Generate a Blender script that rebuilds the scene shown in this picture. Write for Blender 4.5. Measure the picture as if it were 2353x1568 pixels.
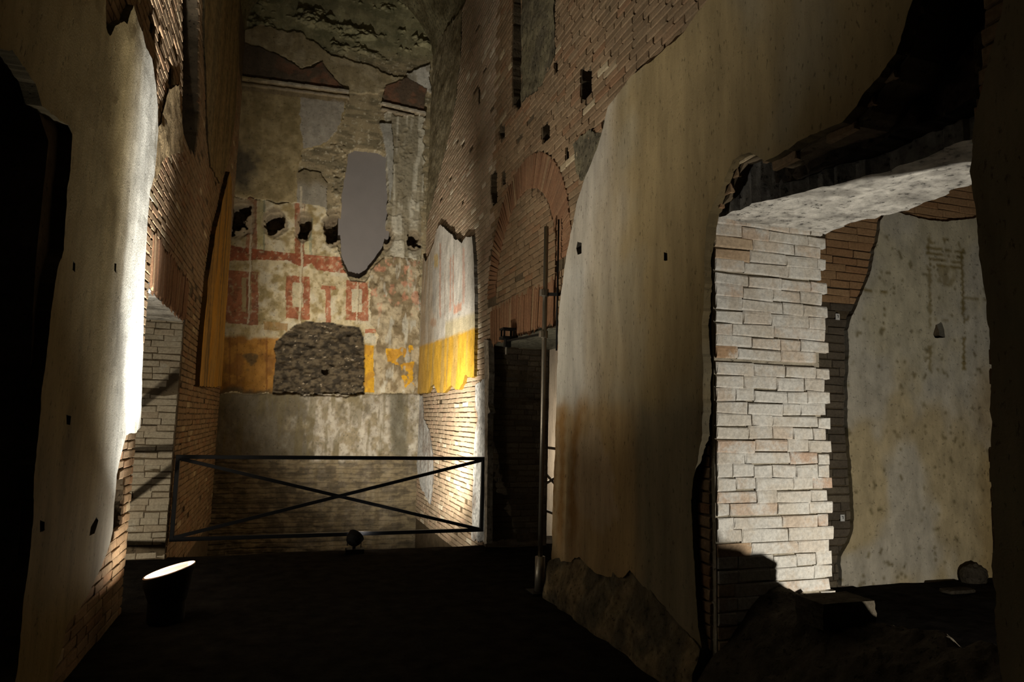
import bpy, math, random
import numpy as np
from mathutils import Matrix, Vector
from mathutils.geometry import delaunay_2d_cdt

random.seed(7)
rng = np.random.default_rng(11)
for o in list(bpy.data.objects):
    bpy.data.objects.remove(o)
SC = bpy.context.scene
COL = SC.collection

# ------------------------------------------------------------------ camera
FPX, CX, CY = 1568.0, 1176.5, 784.0
YAW, PITCH, ROLL, EYE = math.radians(18), math.radians(6.6), math.radians(1.4), 1.55
F = np.array([math.sin(YAW)*math.cos(PITCH), math.cos(YAW)*math.cos(PITCH), math.sin(PITCH)])
R0 = np.array([math.cos(YAW), -math.sin(YAW), 0.0])
U0 = np.cross(R0, F)
R = math.cos(ROLL)*R0 + math.sin(ROLL)*U0
U = -math.sin(ROLL)*R0 + math.cos(ROLL)*U0
CAM = np.array([0, 0, EYE])
cam = bpy.data.cameras.new('camera')
cam.sensor_width = 36.0
cam.lens = 36.0*FPX/2353.0
cam.clip_start = 0.05
co = bpy.data.objects.new('camera', cam)
COL.objects.link(co)
co.matrix_world = Matrix(((R[0], U[0], -F[0], CAM[0]), (R[1], U[1], -F[1], CAM[1]), (R[2], U[2], -F[2], CAM[2]), (0, 0, 0, 1)))
SC.camera = co

# ------------------------------------------------------------------ world, exposure
SC.view_settings.view_transform = 'Standard'
SC.view_settings.look = 'None'
SC.view_settings.gamma = 1.0
SC.view_settings.use_curve_mapping = False
SC.view_settings.exposure = 0.0
w = bpy.data.worlds.new('dark_cavern'); SC.world = w; w.use_nodes = True
w.node_tree.nodes['Background'].inputs[0].default_value = (1.0, 0.9, 0.75, 1)
w.node_tree.nodes['Background'].inputs[1].default_value = 0.010

# ------------------------------------------------------------------ lamps of the place
def lamp(kind, name, loc, direction, power, color, **kw):
    d = bpy.data.lights.new(name, kind)
    d.energy = power; d.color = color
    for k, v in kw.items():
        setattr(d, k, v)
    o = bpy.data.objects.new(name, d)
    COL.objects.link(o)
    o.location = loc
    o.rotation_euler = Vector(direction).to_track_quat('-Z', 'Y').to_euler()
    return o
WHITE = (1.0, 0.91, 0.76)
WARM = (1.0, 0.86, 0.64)
A_POS = (-0.77, 5.82, 0.335)
A_N = Vector((-0.28, 0.0, 0.96)).normalized()
A_SRC = Vector(A_POS) + A_N*0.012
lamp('AREA', 'floodlight_glass_light', A_SRC, A_N, 6, WHITE, shape='DISK', size=0.22, spread=math.radians(175))
lamp('SPOT', 'floodlight_wide_light', A_SRC, (0.75, 0.0, 0.66), 250, WHITE, spot_size=math.radians(82), spot_blend=1.0, shadow_soft_size=0.03)
lamp('SPOT', 'floodlight_core_light', A_SRC, (0.24, -0.22, 1), 520, (1, 0.99, 0.95), spot_size=math.radians(90), spot_blend=1.0, shadow_soft_size=0.03)
lamp('SPOT', 'floodlight_narrow_light', A_SRC, (0.10, -0.07, 1), 3700, (1, 0.99, 0.95), spot_size=math.radians(52), spot_blend=1.0, shadow_soft_size=0.03)
lamp('SPOT', 'railing_spot_light', (0.885, 8.25, 0.225), (0.366, 0.785, 0.5), 1750, WHITE, spot_size=math.radians(94), spot_blend=0.75, shadow_soft_size=0.05)
lamp('SPOT', 'railing_spill_light', (0.885, 8.25, 0.225), (0.532, 0.788, 0.309), 170, WHITE, spot_size=math.radians(116), spot_blend=0.5, shadow_soft_size=0.05)
lamp('SPOT', 'side_room_light', (3.57, 1.44, 0.30), (-0.20, 0.80, 0.5), 250, (1, 0.94, 0.83), spot_size=math.radians(165), spot_blend=0.4, shadow_soft_size=0.04)
lamp('SPOT', 'left_room_light', (-2.9, 6.45, 0.25), (0.55, 0.62, 0.30), 120, (1, 0.90, 0.72), spot_size=math.radians(140), spot_blend=0.4, shadow_soft_size=0.02)
lamp('POINT', 'far_room_light', (4.5, 12.9, 0.9), (0, 0, -1), 170, WARM, shadow_soft_size=0.1)

# ------------------------------------------------------------------ helpers: pixels to planes, noise
def ray(x, y):
    return F + R*(x-CX)/FPX + U*(CY-y)/FPX

def project(P):
    P = np.asarray(P, float) - CAM
    z = P@F
    z = np.where(z < 0.05, 0.05, z)
    return CX + FPX*(P@R)/z, CY - FPX*(P@U)/z

class Frame:
    def __init__(s, origin, eu, n, ev=(0, 0, 1)):
        s.o = np.array(origin, float); s.u = np.array(eu, float); s.n = np.array(n, float); s.v = np.array(ev, float)
        s.flip = np.dot(np.cross(s.u, s.v), s.n) < 0
    def px(s, x, y):
        d = ray(x, y)
        t = np.dot(s.o-CAM, s.n)/np.dot(d, s.n)
        P = CAM + d*t - s.o
        return (float(P@s.u), float(P@s.v))
    def poly(s, pts):
        return [s.px(*p) for p in pts]
    def p3(s, u, v, d=0.0):
        u = np.asarray(u, float)[..., None]; v = np.asarray(v, float)[..., None]; d = np.asarray(d, float)[..., None]
        return s.o + u*s.u + v*s.v + d*s.n

XL, XR, YB = -1.13, 2.38, 12.9
DOOR_Y = 8.2
FL = Frame((XL, 0, 0), (0, 1, 0), (1, 0, 0))
FR = Frame((XR, 0, 0), (0, 1, 0), (-1, 0, 0))
FB = Frame((0, YB, 0), (1, 0, 0), (0, -1, 0))
FP = Frame((0, 3.46, 0), (1, 0, 0), (0, -1, 0))
FD = Frame((0, DOOR_Y, 0), (1, 0, 0), (0, -1, 0))
FW = Frame((0, 5.6, 0), (1, 0, 0), (0, -1, 0))

def hash2(ix, iy, s):
    h = (ix.astype(np.int64)*374761393 + iy.astype(np.int64)*668265263 + s*974711) & 0xffffffff
    h = ((h ^ (h >> 13))*1274126177) & 0xffffffff
    h = (h ^ (h >> 16)) & 0xffff
    return h/65535.0

def vnoise(x, y, s=0):
    x = np.asarray(x, float); y = np.asarray(y, float)
    ix = np.floor(x); iy = np.floor(y)
    fx = x-ix; fy = y-iy
    fx = fx*fx*(3-2*fx); fy = fy*fy*(3-2*fy)
    a = hash2(ix, iy, s); b = hash2(ix+1, iy, s); c = hash2(ix, iy+1, s); d = hash2(ix+1, iy+1, s)
    return (a*(1-fx)+b*fx)*(1-fy) + (c*(1-fx)+d*fx)*fy

def fbm(x, y, s=0, o=4):
    t = 0; a = 0.5; n = 0
    for i in range(o):
        t = t + a*vnoise(np.asarray(x)*2**i, np.asarray(y)*2**i, s+i*17); n += a; a *= 0.5
    return t/n

def sm(a, b, x):
    t = np.clip((np.asarray(x, float)-a)/(b-a), 0, 1)
    return t*t*(3-2*t)

def pip(poly, x, y):
    x = np.asarray(x, float); y = np.asarray(y, float)
    c = np.zeros(x.shape, bool)
    P = np.asarray(poly, float)
    x0, y0 = P[:, 0], P[:, 1]; x1, y1 = np.roll(x0, -1), np.roll(y0, -1)
    for i in range(len(P)):
        if y0[i] == y1[i]:
            continue
        k = (y0[i] > y) != (y1[i] > y)
        if k.any():
            c ^= k & (x < (x1[i]-x0[i])*(y-y0[i])/(y1[i]-y0[i]) + x0[i])
    return c

def mix(a, b, t):
    t = np.asarray(t, float)[..., None]
    return np.asarray(a, float)*(1-t) + np.asarray(b, float)*t

# ------------------------------------------------------------------ materials
def nodes(name):
    m = bpy.data.materials.new(name); m.use_nodes = True
    nt = m.node_tree; bs = nt.nodes['Principled BSDF']
    bs.inputs['Roughness'].default_value = 0.9
    bs.inputs['Specular IOR Level'].default_value = 0.15
    return m, nt, bs

def nd(nt, typ, **kw):
    n = nt.nodes.new(typ)
    for k, v in kw.items():
        if k in n.inputs:
            n.inputs[k].default_value = v
        else:
            setattr(n, k, v)
    return n

def surface_mat(name, color=None, vary=0.35, scale=9.0, stretch=0.25, pits=0.5, bump=0.35, bump_scale=60, pit_scale=28, spec=0.1):
    """painted plaster / mortar / concrete: colour from the attribute or fixed, mottled by noise, pitted"""
    m, nt, bs = nodes(name)
    bs.inputs['Specular IOR Level'].default_value = spec
    L = nt.links
    geo = nd(nt, 'ShaderNodeNewGeometry')
    mp = nd(nt, 'ShaderNodeMapping'); mp.inputs['Scale'].default_value = (1, 1, stretch)
    L.new(geo.outputs['Position'], mp.inputs['Vector'])
    n1 = nd(nt, 'ShaderNodeTexNoise', Scale=scale, Detail=8.0, Roughness=0.65)
    L.new(mp.outputs[0], n1.inputs['Vector'])
    n2 = nd(nt, 'ShaderNodeTexNoise', Scale=pit_scale, Detail=3.0, Roughness=0.6)
    mp2 = nd(nt, 'ShaderNodeMapping'); mp2.inputs['Scale'].default_value = (1, 1, min(1, stretch*2))
    L.new(geo.outputs['Position'], mp2.inputs['Vector']); L.new(mp2.outputs[0], n2.inputs['Vector'])
    r1 = nd(nt, 'ShaderNodeMapRange'); r1.inputs[1].default_value = 0.3; r1.inputs[2].default_value = 0.7
    r1.inputs[3].default_value = 1-vary; r1.inputs[4].default_value = 1+vary*0.6
    L.new(n1.outputs[0], r1.inputs[0])
    r2 = nd(nt, 'ShaderNodeMapRange'); r2.inputs[1].default_value = 0.29; r2.inputs[2].default_value = 0.39
    r2.inputs[3].default_value = 1-pits; r2.inputs[4].default_value = 1.0
    L.new(n2.outputs[0], r2.inputs[0])
    mu = nd(nt, 'ShaderNodeMath', operation='MULTIPLY')
    L.new(r1.outputs[0], mu.inputs[0]); L.new(r2.outputs[0], mu.inputs[1])
    vm = nd(nt, 'ShaderNodeVectorMath', operation='SCALE')
    if color is None:
        at = nd(nt, 'ShaderNodeAttribute', attribute_name='Col')
        L.new(at.outputs['Color'], vm.inputs[0])
    else:
        vm.inputs[0].default_value = color
    L.new(mu.outputs[0], vm.inputs['Scale'])
    L.new(vm.outputs[0], bs.inputs['Base Color'])
    n3 = nd(nt, 'ShaderNodeTexNoise', Scale=bump_scale, Detail=6.0, Roughness=0.7)
    L.new(geo.outputs['Position'], n3.inputs['Vector'])
    ad = nd(nt, 'ShaderNodeMath', operation='ADD')
    L.new(n3.outputs[0], ad.inputs[0]); L.new(r2.outputs[0], ad.inputs[1])
    bp = nd(nt, 'ShaderNodeBump', Strength=bump, Distance=0.012)
    L.new(ad.outputs[0], bp.inputs['Height'])
    L.new(bp.outputs[0], bs.inputs['Normal'])
    return m

def brick_mat(name, ramp, stain=0.4, stain_col=(0.10, 0.085, 0.06), lime=0.0, lime_col=(0.62, 0.58, 0.5)):
    m, nt, bs = nodes(name)
    L = nt.links
    oi = nd(nt, 'ShaderNodeObjectInfo'); geo = nd(nt, 'ShaderNodeNewGeometry')
    a = nd(nt, 'ShaderNodeMath', operation='ADD'); L.new(oi.outputs['Random'], a.inputs[0]); L.new(geo.outputs['Random Per Island'], a.inputs[1])
    fr = nd(nt, 'ShaderNodeMath', operation='FRACT'); L.new(a.outputs[0], fr.inputs[0])
    cr = nd(nt, 'ShaderNodeValToRGB'); cr.color_ramp.interpolation = 'LINEAR'
    el = cr.color_ramp.elements
    el[0].position = ramp[0][0]; el[0].color = (*ramp[0][1], 1)
    el[1].position = ramp[-1][0]; el[1].color = (*ramp[-1][1], 1)
    for p, c in ramp[1:-1]:
        e = el.new(p); e.color = (*c, 1)
    L.new(fr.outputs[0], cr.inputs[0])
    n1 = nd(nt, 'ShaderNodeTexNoise', Scale=3.2, Detail=7.0, Roughness=0.7); L.new(geo.outputs['Position'], n1.inputs['Vector'])
    r1 = nd(nt, 'ShaderNodeMapRange'); r1.inputs[1].default_value = 0.45; r1.inputs[2].default_value = 0.68; r1.inputs[4].default_value = stain
    L.new(n1.outputs[0], r1.inputs[0])
    mx = nd(nt, 'ShaderNodeMixRGB'); mx.inputs[2].default_value = (*stain_col, 1)
    L.new(r1.outputs[0], mx.inputs[0]); L.new(cr.outputs[0], mx.inputs[1])
    out = mx
    if lime > 0:
        n4 = nd(nt, 'ShaderNodeTexNoise', Scale=5.0, Detail=9.0, Roughness=0.75); L.new(geo.outputs['Position'], n4.inputs['Vector'])
        r4 = nd(nt, 'ShaderNodeMapRange'); r4.inputs[1].default_value = 0.62-lime*0.4; r4.inputs[2].default_value = 0.70-lime*0.3
        r4.inputs[4].default_value = 0.9
        L.new(n4.outputs[0], r4.inputs[0])
        m2 = nd(nt, 'ShaderNodeMixRGB'); m2.inputs[2].default_value = (*lime_col, 1)
        L.new(r4.outputs[0], m2.inputs[0]); L.new(mx.outputs[0], m2.inputs[1]); out = m2
    n2 = nd(nt, 'ShaderNodeTexNoise', Scale=45.0, Detail=6.0, Roughness=0.75); L.new(geo.outputs['Position'], n2.inputs['Vector'])
    r2 = nd(nt, 'ShaderNodeMapRange'); r2.inputs[1].default_value = 0.3; r2.inputs[2].default_value = 0.6; r2.inputs[3].default_value = 0.68; r2.inputs[4].default_value = 1.1
    L.new(n2.outputs[0], r2.inputs[0])
    vm = nd(nt, 'ShaderNodeVectorMath', operation='SCALE'); L.new(out.outputs[0], vm.inputs[0]); L.new(r2.outputs[0], vm.inputs['Scale'])
    L.new(vm.outputs[0], bs.inputs['Base Color'])
    bp = nd(nt, 'ShaderNodeBump', Strength=0.45, Distance=0.012); L.new(n2.outputs[0], bp.inputs['Height']); L.new(bp.outputs[0], bs.inputs['Normal'])
    return m

def plain_mat(name, color, rough=0.6, metal=0.0, emit=0.0, ecol=(1, 1, 1), noise=0.15, spec=0.5):
    m, nt, bs = nodes(name)
    bs.inputs['Roughness'].default_value = rough; bs.inputs['Metallic'].default_value = metal
    bs.inputs['Specular IOR Level'].default_value = spec
    geo = nd(nt, 'ShaderNodeNewGeometry')
    n = nd(nt, 'ShaderNodeTexNoise', Scale=30.0, Detail=4.0); nt.links.new(geo.outputs['Position'], n.inputs['Vector'])
    r = nd(nt, 'ShaderNodeMapRange'); r.inputs[3].default_value = 1-noise; r.inputs[4].default_value = 1+noise
    nt.links.new(n.outputs[0], r.inputs[0])
    vm = nd(nt, 'ShaderNodeVectorMath', operation='SCALE'); vm.inputs[0].default_value = color
    nt.links.new(r.outputs[0], vm.inputs['Scale']); nt.links.new(vm.outputs[0], bs.inputs['Base Color'])
    if emit:
        bs.inputs['Emission Color'].default_value = (*ecol, 1); bs.inputs['Emission Strength'].default_value = emit
    return m

M = {}
M['plaster'] = surface_mat('aged_plaster', vary=0.30, scale=6.0, stretch=0.2, pits=0.55, bump=0.32, bump_scale=70, pit_scale=52)
M['paint'] = surface_mat('fresco_plaster', vary=0.30, scale=7.0, stretch=0.5, pits=0.45, bump=0.5, bump_scale=45)
M['mortar'] = surface_mat('wall_mortar', color=(0.12, 0.09, 0.055), vary=0.4, stretch=1, pits=0.5, bump=0.8, bump_scale=40)
M['limemortar'] = surface_mat('pale_mortar', color=(0.33, 0.29, 0.22), vary=0.4, stretch=1, pits=0.5, bump=0.8, bump_scale=40)
M['rubble'] = surface_mat('rubble_concrete', vary=0.55, scale=14, stretch=1, pits=0.6, bump=0.9, bump_scale=35)
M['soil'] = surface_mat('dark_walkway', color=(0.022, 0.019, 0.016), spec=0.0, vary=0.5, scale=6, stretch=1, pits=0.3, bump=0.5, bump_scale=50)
M['brick'] = brick_mat('brown_brick', [(0, (0.205, 0.135, 0.075)), (0.35, (0.25, 0.165, 0.092)), (0.7, (0.285, 0.195, 0.112)), (0.93, (0.245, 0.135, 0.07)), (0.975, (0.33, 0.25, 0.15)), (1, (0.50, 0.40, 0.25))], stain=0.5, stain_col=(0.13, 0.10, 0.06))
M['nichebrick'] = brick_mat('niche_brick', [(0, (0.36, 0.275, 0.185)), (0.5, (0.42, 0.33, 0.23)), (0.95, (0.46, 0.33, 0.23)), (0.98, (0.62, 0.55, 0.42)), (1, (0.65, 0.58, 0.45))], stain=0.25, stain_col=(0.24, 0.18, 0.11))
M['whitebrick'] = brick_mat('lime_washed_brick', [(0, (0.47, 0.42, 0.35)), (0.5, (0.54, 0.50, 0.43)), (0.85, (0.50, 0.41, 0.32)), (0.96, (0.46, 0.33, 0.24)), (1, (0.36, 0.18, 0.10))], stain=0.25, stain_col=(0.40, 0.32, 0.22), lime=0.45, lime_col=(0.56, 0.54, 0.49))
M['palebrick'] = brick_mat('pale_brick', [(0, (0.40, 0.345, 0.255)), (0.6, (0.45, 0.385, 0.285)), (1, (0.38, 0.31, 0.22))], stain=0.35, stain_col=(0.26, 0.21, 0.135), lime=0.15, lime_col=(0.5, 0.46, 0.38))
M['redbrick'] = brick_mat('red_arch_brick', [(0, (0.21, 0.105, 0.055)), (0.6, (0.24, 0.125, 0.065)), (0.93, (0.27, 0.15, 0.08)), (1, (0.34, 0.23, 0.125))], stain=0.4, stain_col=(0.13, 0.085, 0.05))
M['orangebrick'] = brick_mat('orange_brick', [(0, (0.40, 0.24, 0.12)), (0.6, (0.45, 0.28, 0.145)), (1, (0.38, 0.21, 0.10))], stain=0.25, stain_col=(0.28, 0.17, 0.08))
M['tanbrick'] = brick_mat('tan_brick', [(0, (0.42, 0.31, 0.20)), (0.6, (0.46, 0.36, 0.25)), (1, (0.36, 0.22, 0.12))], stain=0.35, stain_col=(0.32, 0.21, 0.11), lime=0.2)
M['darkbrick'] = brick_mat('dark_brick', [(0, (0.11, 0.09, 0.065)), (0.6, (0.15, 0.12, 0.085)), (1, (0.19, 0.155, 0.105))], stain=0.5, stain_col=(0.06, 0.05, 0.038))
M['infill'] = surface_mat('grey_infill', color=(0.20, 0.185, 0.18), vary=0.06, scale=4, stretch=1, pits=0.05, bump=0.1)
M['iron'] = plain_mat('black_painted_iron', (0.006, 0.006, 0.007), rough=0.4, spec=0.3)
M['steel'] = plain_mat('dull_steel', (0.30, 0.27, 0.22), rough=0.45, metal=0.8)
M['black'] = plain_mat('black_lamp_housing', (0.007, 0.0065, 0.006), rough=0.6, spec=0.15)
M['copper'] = plain_mat('lamp_reflector_rim', (0.62, 0.42, 0.32), rough=0.5)
M['glow'] = plain_mat('lit_lamp_glass', (1, 1, 1), emit=12.0, ecol=(1.0, 0.985, 0.96))
M['tag'] = plain_mat('white_tag', (0.75, 0.74, 0.70))
M['ink'] = plain_mat('tag_ink', (0.03, 0.03, 0.03))
M['stone'] = surface_mat('grey_stone', color=(0.22, 0.19, 0.15), vary=0.4, stretch=1, bump=0.8)
M['darkstone'] = surface_mat('dark_rubble', color=(0.06, 0.05, 0.036), spec=0.0, vary=0.5, stretch=1, bump=1.0, bump_scale=25)

# ------------------------------------------------------------------ object helpers
def link(name, me, mat, parent=None):
    o = bpy.data.objects.new(name, me)
    COL.objects.link(o)
    if mat is not None and not me.materials:
        me.materials.append(M[mat])
    if parent is not None:
        kid(o, parent)
    return o

def tag(o, label, cat, group=None, kind=None):
    o['label'] = label; o['category'] = cat
    if group: o['group'] = group
    if kind: o['kind'] = kind
    return o

def empty(name, loc=(0, 0, 0)):
    o = bpy.data.objects.new(name, None); COL.objects.link(o); o.location = loc
    o.empty_display_size = 0.1
    return o

def kid(o, parent):
    o.parent = parent
    o.matrix_parent_inverse = Matrix.Translation(parent.location).inverted()
    return o

def mesh_from(name, V, faces, colors=None, smooth=False):
    me = bpy.data.meshes.new(name)
    me.from_pydata([tuple(map(float, v)) for v in V], [], faces)
    if colors is not None:
        at = me.color_attributes.new('Col', 'FLOAT_COLOR', 'POINT')
        c = np.ones((len(V), 4), np.float32); c[:, :3] = colors
        at.data.foreach_set('color', c.ravel())
    if smooth:
        me.polygons.foreach_set('use_smooth', [True]*len(me.polygons))
    me.update()
    return me

def densify(poly, step, jag, seed):
    out = []
    n = len(poly)
    for i in range(n):
        a = np.array(poly[i]); b = np.array(poly[(i+1) % n])
        L = np.linalg.norm(b-a)
        k = max(1, int(L/step))
        for j in range(k):
            p = a + (b-a)*j/k
            out.append(p)
    P = np.array(out)
    if jag > 0:
        nx = (fbm(P[:, 0]*9, P[:, 1]*9, seed, 4)-0.5)*2*jag*1.6 + (rng.random(len(P))-0.5)*jag*0.5
        ny = (fbm(P[:, 0]*9+50, P[:, 1]*9+50, seed+5, 4)-0.5)*2*jag*1.6 + (rng.random(len(P))-0.5)*jag*0.5
        P = P + np.stack([nx, ny], 1)
    return P

def sheet(name, fr, poly, mat, parent=None, d=0.04, back=-0.02, holes=(), res=0.06, step=0.02, jag=0.012, color=None, disp=None, closed=False, seed=1, hole_jag=None, rim_shade=0.30):
    """a layer of wall with an outline of its own: triangulated front face, rim and (closed) back face"""
    loops = [densify(poly, step, jag, seed)] + [densify(h, step, jag if hole_jag is None else hole_jag, seed+3+i) for i, h in enumerate(holes)]
    P0 = loops[0]
    lo = P0.min(0); hi = P0.max(0)
    gu = np.arange(lo[0]+res*0.5, hi[0], res); gv = np.arange(lo[1]+res*0.5, hi[1], res*0.87)
    GU, GV = np.meshgrid(gu, gv); GU = GU + (np.arange(len(gv)) % 2)[:, None]*res*0.5
    GU = GU + (rng.random(GU.shape)-0.5)*res*0.3; GV = GV + (rng.random(GV.shape)-0.5)*res*0.3
    g = np.stack([GU.ravel(), GV.ravel()], 1)
    k = pip(P0, g[:, 0], g[:, 1])
    for h in loops[1:]:
        k &= ~pip(h, g[:, 0], g[:, 1])
    g = g[k]
    allb = np.concatenate(loops)
    # keep grid points off the boundary
    keep = np.ones(len(g), bool)
    for i in range(0, len(allb), 400):
        dd = ((g[:, None, :]-allb[None, i:i+400, :])**2).sum(2).min(1)
        keep &= dd > (res*0.35)**2
    g = g[keep]
    pts = np.concatenate([allb, g])
    edges = []; s = 0
    for l in loops:
        n = len(l); edges += [(s+i, s+(i+1) % n) for i in range(n)]; s += n
    V2, _, tris, _, _, _ = delaunay_2d_cdt([Vector((float(a), float(b))) for a, b in pts], edges, [], 0, 1e-5)
    V2 = np.array([(v.x, v.y) for v in V2]); T = np.array(tris)
    c = V2[T].mean(1)
    k = pip(P0, c[:, 0], c[:, 1])
    for h in loops[1:]:
        k &= ~pip(h, c[:, 0], c[:, 1])
    T = T[k]
    area = (V2[T[:, 1], 0]-V2[T[:, 0], 0])*(V2[T[:, 2], 1]-V2[T[:, 0], 1])-(V2[T[:, 2], 0]-V2[T[:, 0], 0])*(V2[T[:, 1], 1]-V2[T[:, 0], 1])
    T[area < 0] = T[area < 0][:, ::-1]
    n = len(V2)
    dd = np.full(n, d, float)
    if disp is not None:
        dd = dd + disp(V2[:, 0], V2[:, 1])
    top = fr.p3(V2[:, 0], V2[:, 1], dd)
    ec = {}
    for t in T:
        for a, b in ((t[0], t[1]), (t[1], t[2]), (t[2], t[0])):
            ec[(a, b)] = 1
    rim = [(a, b) for (a, b) in ec if (b, a) not in ec]
    bid = {}
    bv = []
    if closed:
        bot = fr.p3(V2[:, 0], V2[:, 1], np.full(n, back)); V = np.concatenate([top, bot])
        faces = [tuple(t) for t in T] + [(t[2]+n, t[1]+n, t[0]+n) for t in T] + [(b, a, a+n, b+n) for a, b in rim]
        cu = np.concatenate([V2, V2])
    else:
        ids = sorted({i for e in rim for i in e}); bid = {i: n+j for j, i in enumerate(ids)}
        m = len(ids)                 # broken edge of coarse mortar, its shade painted into verts of its own
        bot = fr.p3(V2[ids, 0], V2[ids, 1], np.full(m, back)); V = np.concatenate([top, top[ids], bot])
        faces = [tuple(t) for t in T] + [(bid[b], bid[a], bid[a]+m, bid[b]+m) for a, b in rim]
        cu = np.concatenate([V2, V2[ids], V2[ids]])
    if fr.flip:
        faces = [f[::-1] for f in faces]
    cols = None
    if color is not None:
        qx, qy = project(fr.p3(cu[:, 0], cu[:, 1]))
        cols = np.array(color(cu[:, 0], cu[:, 1], qx, qy))
        if not closed: cols[n:] *= rim_shade
    me = mesh_from(name, V, [tuple(int(i) for i in f) for f in faces], cols)
    return link(name, me, mat, parent)

def rough(amp, sc, seed=0, o=5):
    return lambda u, v: (fbm(u*sc, v*sc, seed, o)-0.5)*2*amp

# ---- bricks
BV = np.array([(-.5, 0, -.5), (.5, 0, -.5), (.5, 0, .5), (-.5, 0, .5), (-.5, .86, -.5), (.5, .86, -.5), (.5, .86, .5), (-.5, .86, .5), (-.475, 1, -.38), (.475, 1, -.38), (.475, 1, .38), (-.475, 1, .38)], float)
BF = [(0, 1, 5, 4), (1, 2, 6, 5), (2, 3, 7, 6), (3, 0, 4, 7), (4, 5, 9, 8), (5, 6, 10, 9), (6, 7, 11, 10), (7, 4, 8, 11), (8, 9, 10, 11)]
VAR = []
for i in range(6):
    v = BV.copy()
    j = (rng.random(v.shape)-0.5)*np.array([0.045, 0.10, 0.20])
    j[:4] = 0
    VAR.append(v+j)
BMESH = {}
def brick_mesh(i, mat, flip):
    k = (i, mat, flip)
    if k not in BMESH:
        me = mesh_from('brick', VAR[i], [f[::-1] for f in BF] if flip else BF)
        me.materials.append(M[mat]); BMESH[k] = me
    return BMESH[k]

def put_bricks(fr, L, parent, mat, name='brick', limit=300, depth=0.03):
    """L: list of (u, v, length, height, angle, dout[, mat]); the ones that show largest become objects, the rest one mesh"""
    if not L: return
    A = np.array([(b[0], b[1], b[2], b[3]) for b in L])
    P = fr.p3(A[:, 0], A[:, 1]); dist = np.linalg.norm(P-CAM, axis=1)
    qx, qy = project(P)
    vis = (qx > -60) & (qx < 2413) & (qy > -60) & (qy < 1628) & (((P-CAM)@F) > 0)
    score = A[:, 2]*A[:, 3]*np.abs(((P-CAM)@fr.n))/dist**3*np.where(vis, 1, 1e-4)
    order = np.argsort(-score)
    # each brick that is a child needs the parent's frame
    rest = []
    for rank, i in enumerate(order):
        b = L[i]; u, v, ln, h, ang, do = b[:6]; mt = b[6] if len(b) > 6 else mat
        if rank < limit and vis[i]:
            ca, sa = math.cos(ang), math.sin(ang)
            eu = fr.u*ca + fr.v*sa; ev = -fr.u*sa + fr.v*ca
            c = fr.p3(u, v, do-depth)
            me = brick_mesh(random.randrange(6), mt, True)
            o = bpy.data.objects.new(name, me); COL.objects.link(o)
            o.matrix_world = Matrix(((eu[0]*ln, fr.n[0]*depth, ev[0]*h, c[0]), (eu[1]*ln, fr.n[1]*depth, ev[1]*h, c[1]), (eu[2]*ln, fr.n[2]*depth, ev[2]*h, c[2]), (0, 0, 0, 1)))
            kid(o, parent)
        else:
            rest.append(i)
    bym = {}
    for i in rest:
        b = L[i]; bym.setdefault(b[6] if len(b) > 6 else mat, []).append(b)
    for mt, bs in bym.items():
        VV = []; FF = []; k = 0
        for (u, v, ln, h, ang, do, *_x) in bs:
            ca, sa = math.cos(ang), math.sin(ang)
            eu = fr.u*ca + fr.v*sa; ev = -fr.u*sa + fr.v*ca
            q = VAR[random.randrange(6)]
            VV.append(fr.p3(u, v, do-depth) + q[:, :1]*ln*eu + q[:, 1:2]*depth*fr.n + q[:, 2:]*h*ev)
            FF += [tuple(x+k for x in (f[::-1] if fr.flip else f)) for f in BF]; k += 12
        me = mesh_from(name+'_courses', np.concatenate(VV), FF)
        o = link(name+'_courses', me, mt, parent); o['kind'] = 'stuff'

def courses(fr, u0, u1, v0, v1, mask, pitch=0.07, joint=0.011, lmin=0.16, lmax=0.30, proud=0.004, wobble=0.003, drop=0.012, matf=None, clamp_u=None, gaps=(), tilt=0.008):
    out = []
    v = v0; r = 0
    while v < v1:
        p = pitch*(1+(random.random()-0.5)*0.12)
        vc = v+p/2
        us = np.arange(u0, u1, 0.02)
        m = mask(us, np.full(us.shape, vc))
        i = 0; n = len(us)
        while i < n:
            if not m[i]:
                i += 1; continue
            j = i
            while j < n and m[j]: j += 1
            a = us[i]; b = us[j-1]+0.01
            if clamp_u: a = max(a, clamp_u[0]); b = min(b, clamp_u[1])
            x = a - (random.random()*0.12 if i == 0 else 0)
            if i == 0: x = a
            first = True
            while x < b-0.02:
                L = random.uniform(lmin, lmax)
                if first: L *= random.uniform(0.45, 1); first = False
                if b-(x+L) < 0.07: L = b-x
                if random.random() > drop:
                    bb = (x+L/2, vc+random.uniform(-1, 1)*wobble, max(0.02, L-joint*random.uniform(0.6, 1.3)), p-joint*random.uniform(0.8, 1.25), random.uniform(-tilt, tilt), proud+random.uniform(-.0025, .0025))
                    if matf: bb = bb+(matf(bb[0], bb[1]),)
                    out.append(bb)
                x += L
            i = j
        v += p; r += 1
        for g in gaps:
            if v-p < g <= v: v += 0.022
    return out

def inside_by(poly, off):
    def f(u, v):
        k = pip(poly, u+off, v)
        for a, b in ((-off, 0), (0, off), (0, -off)):
            k = k & pip(poly, u+a, v+b)
        return k
    return f

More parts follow.
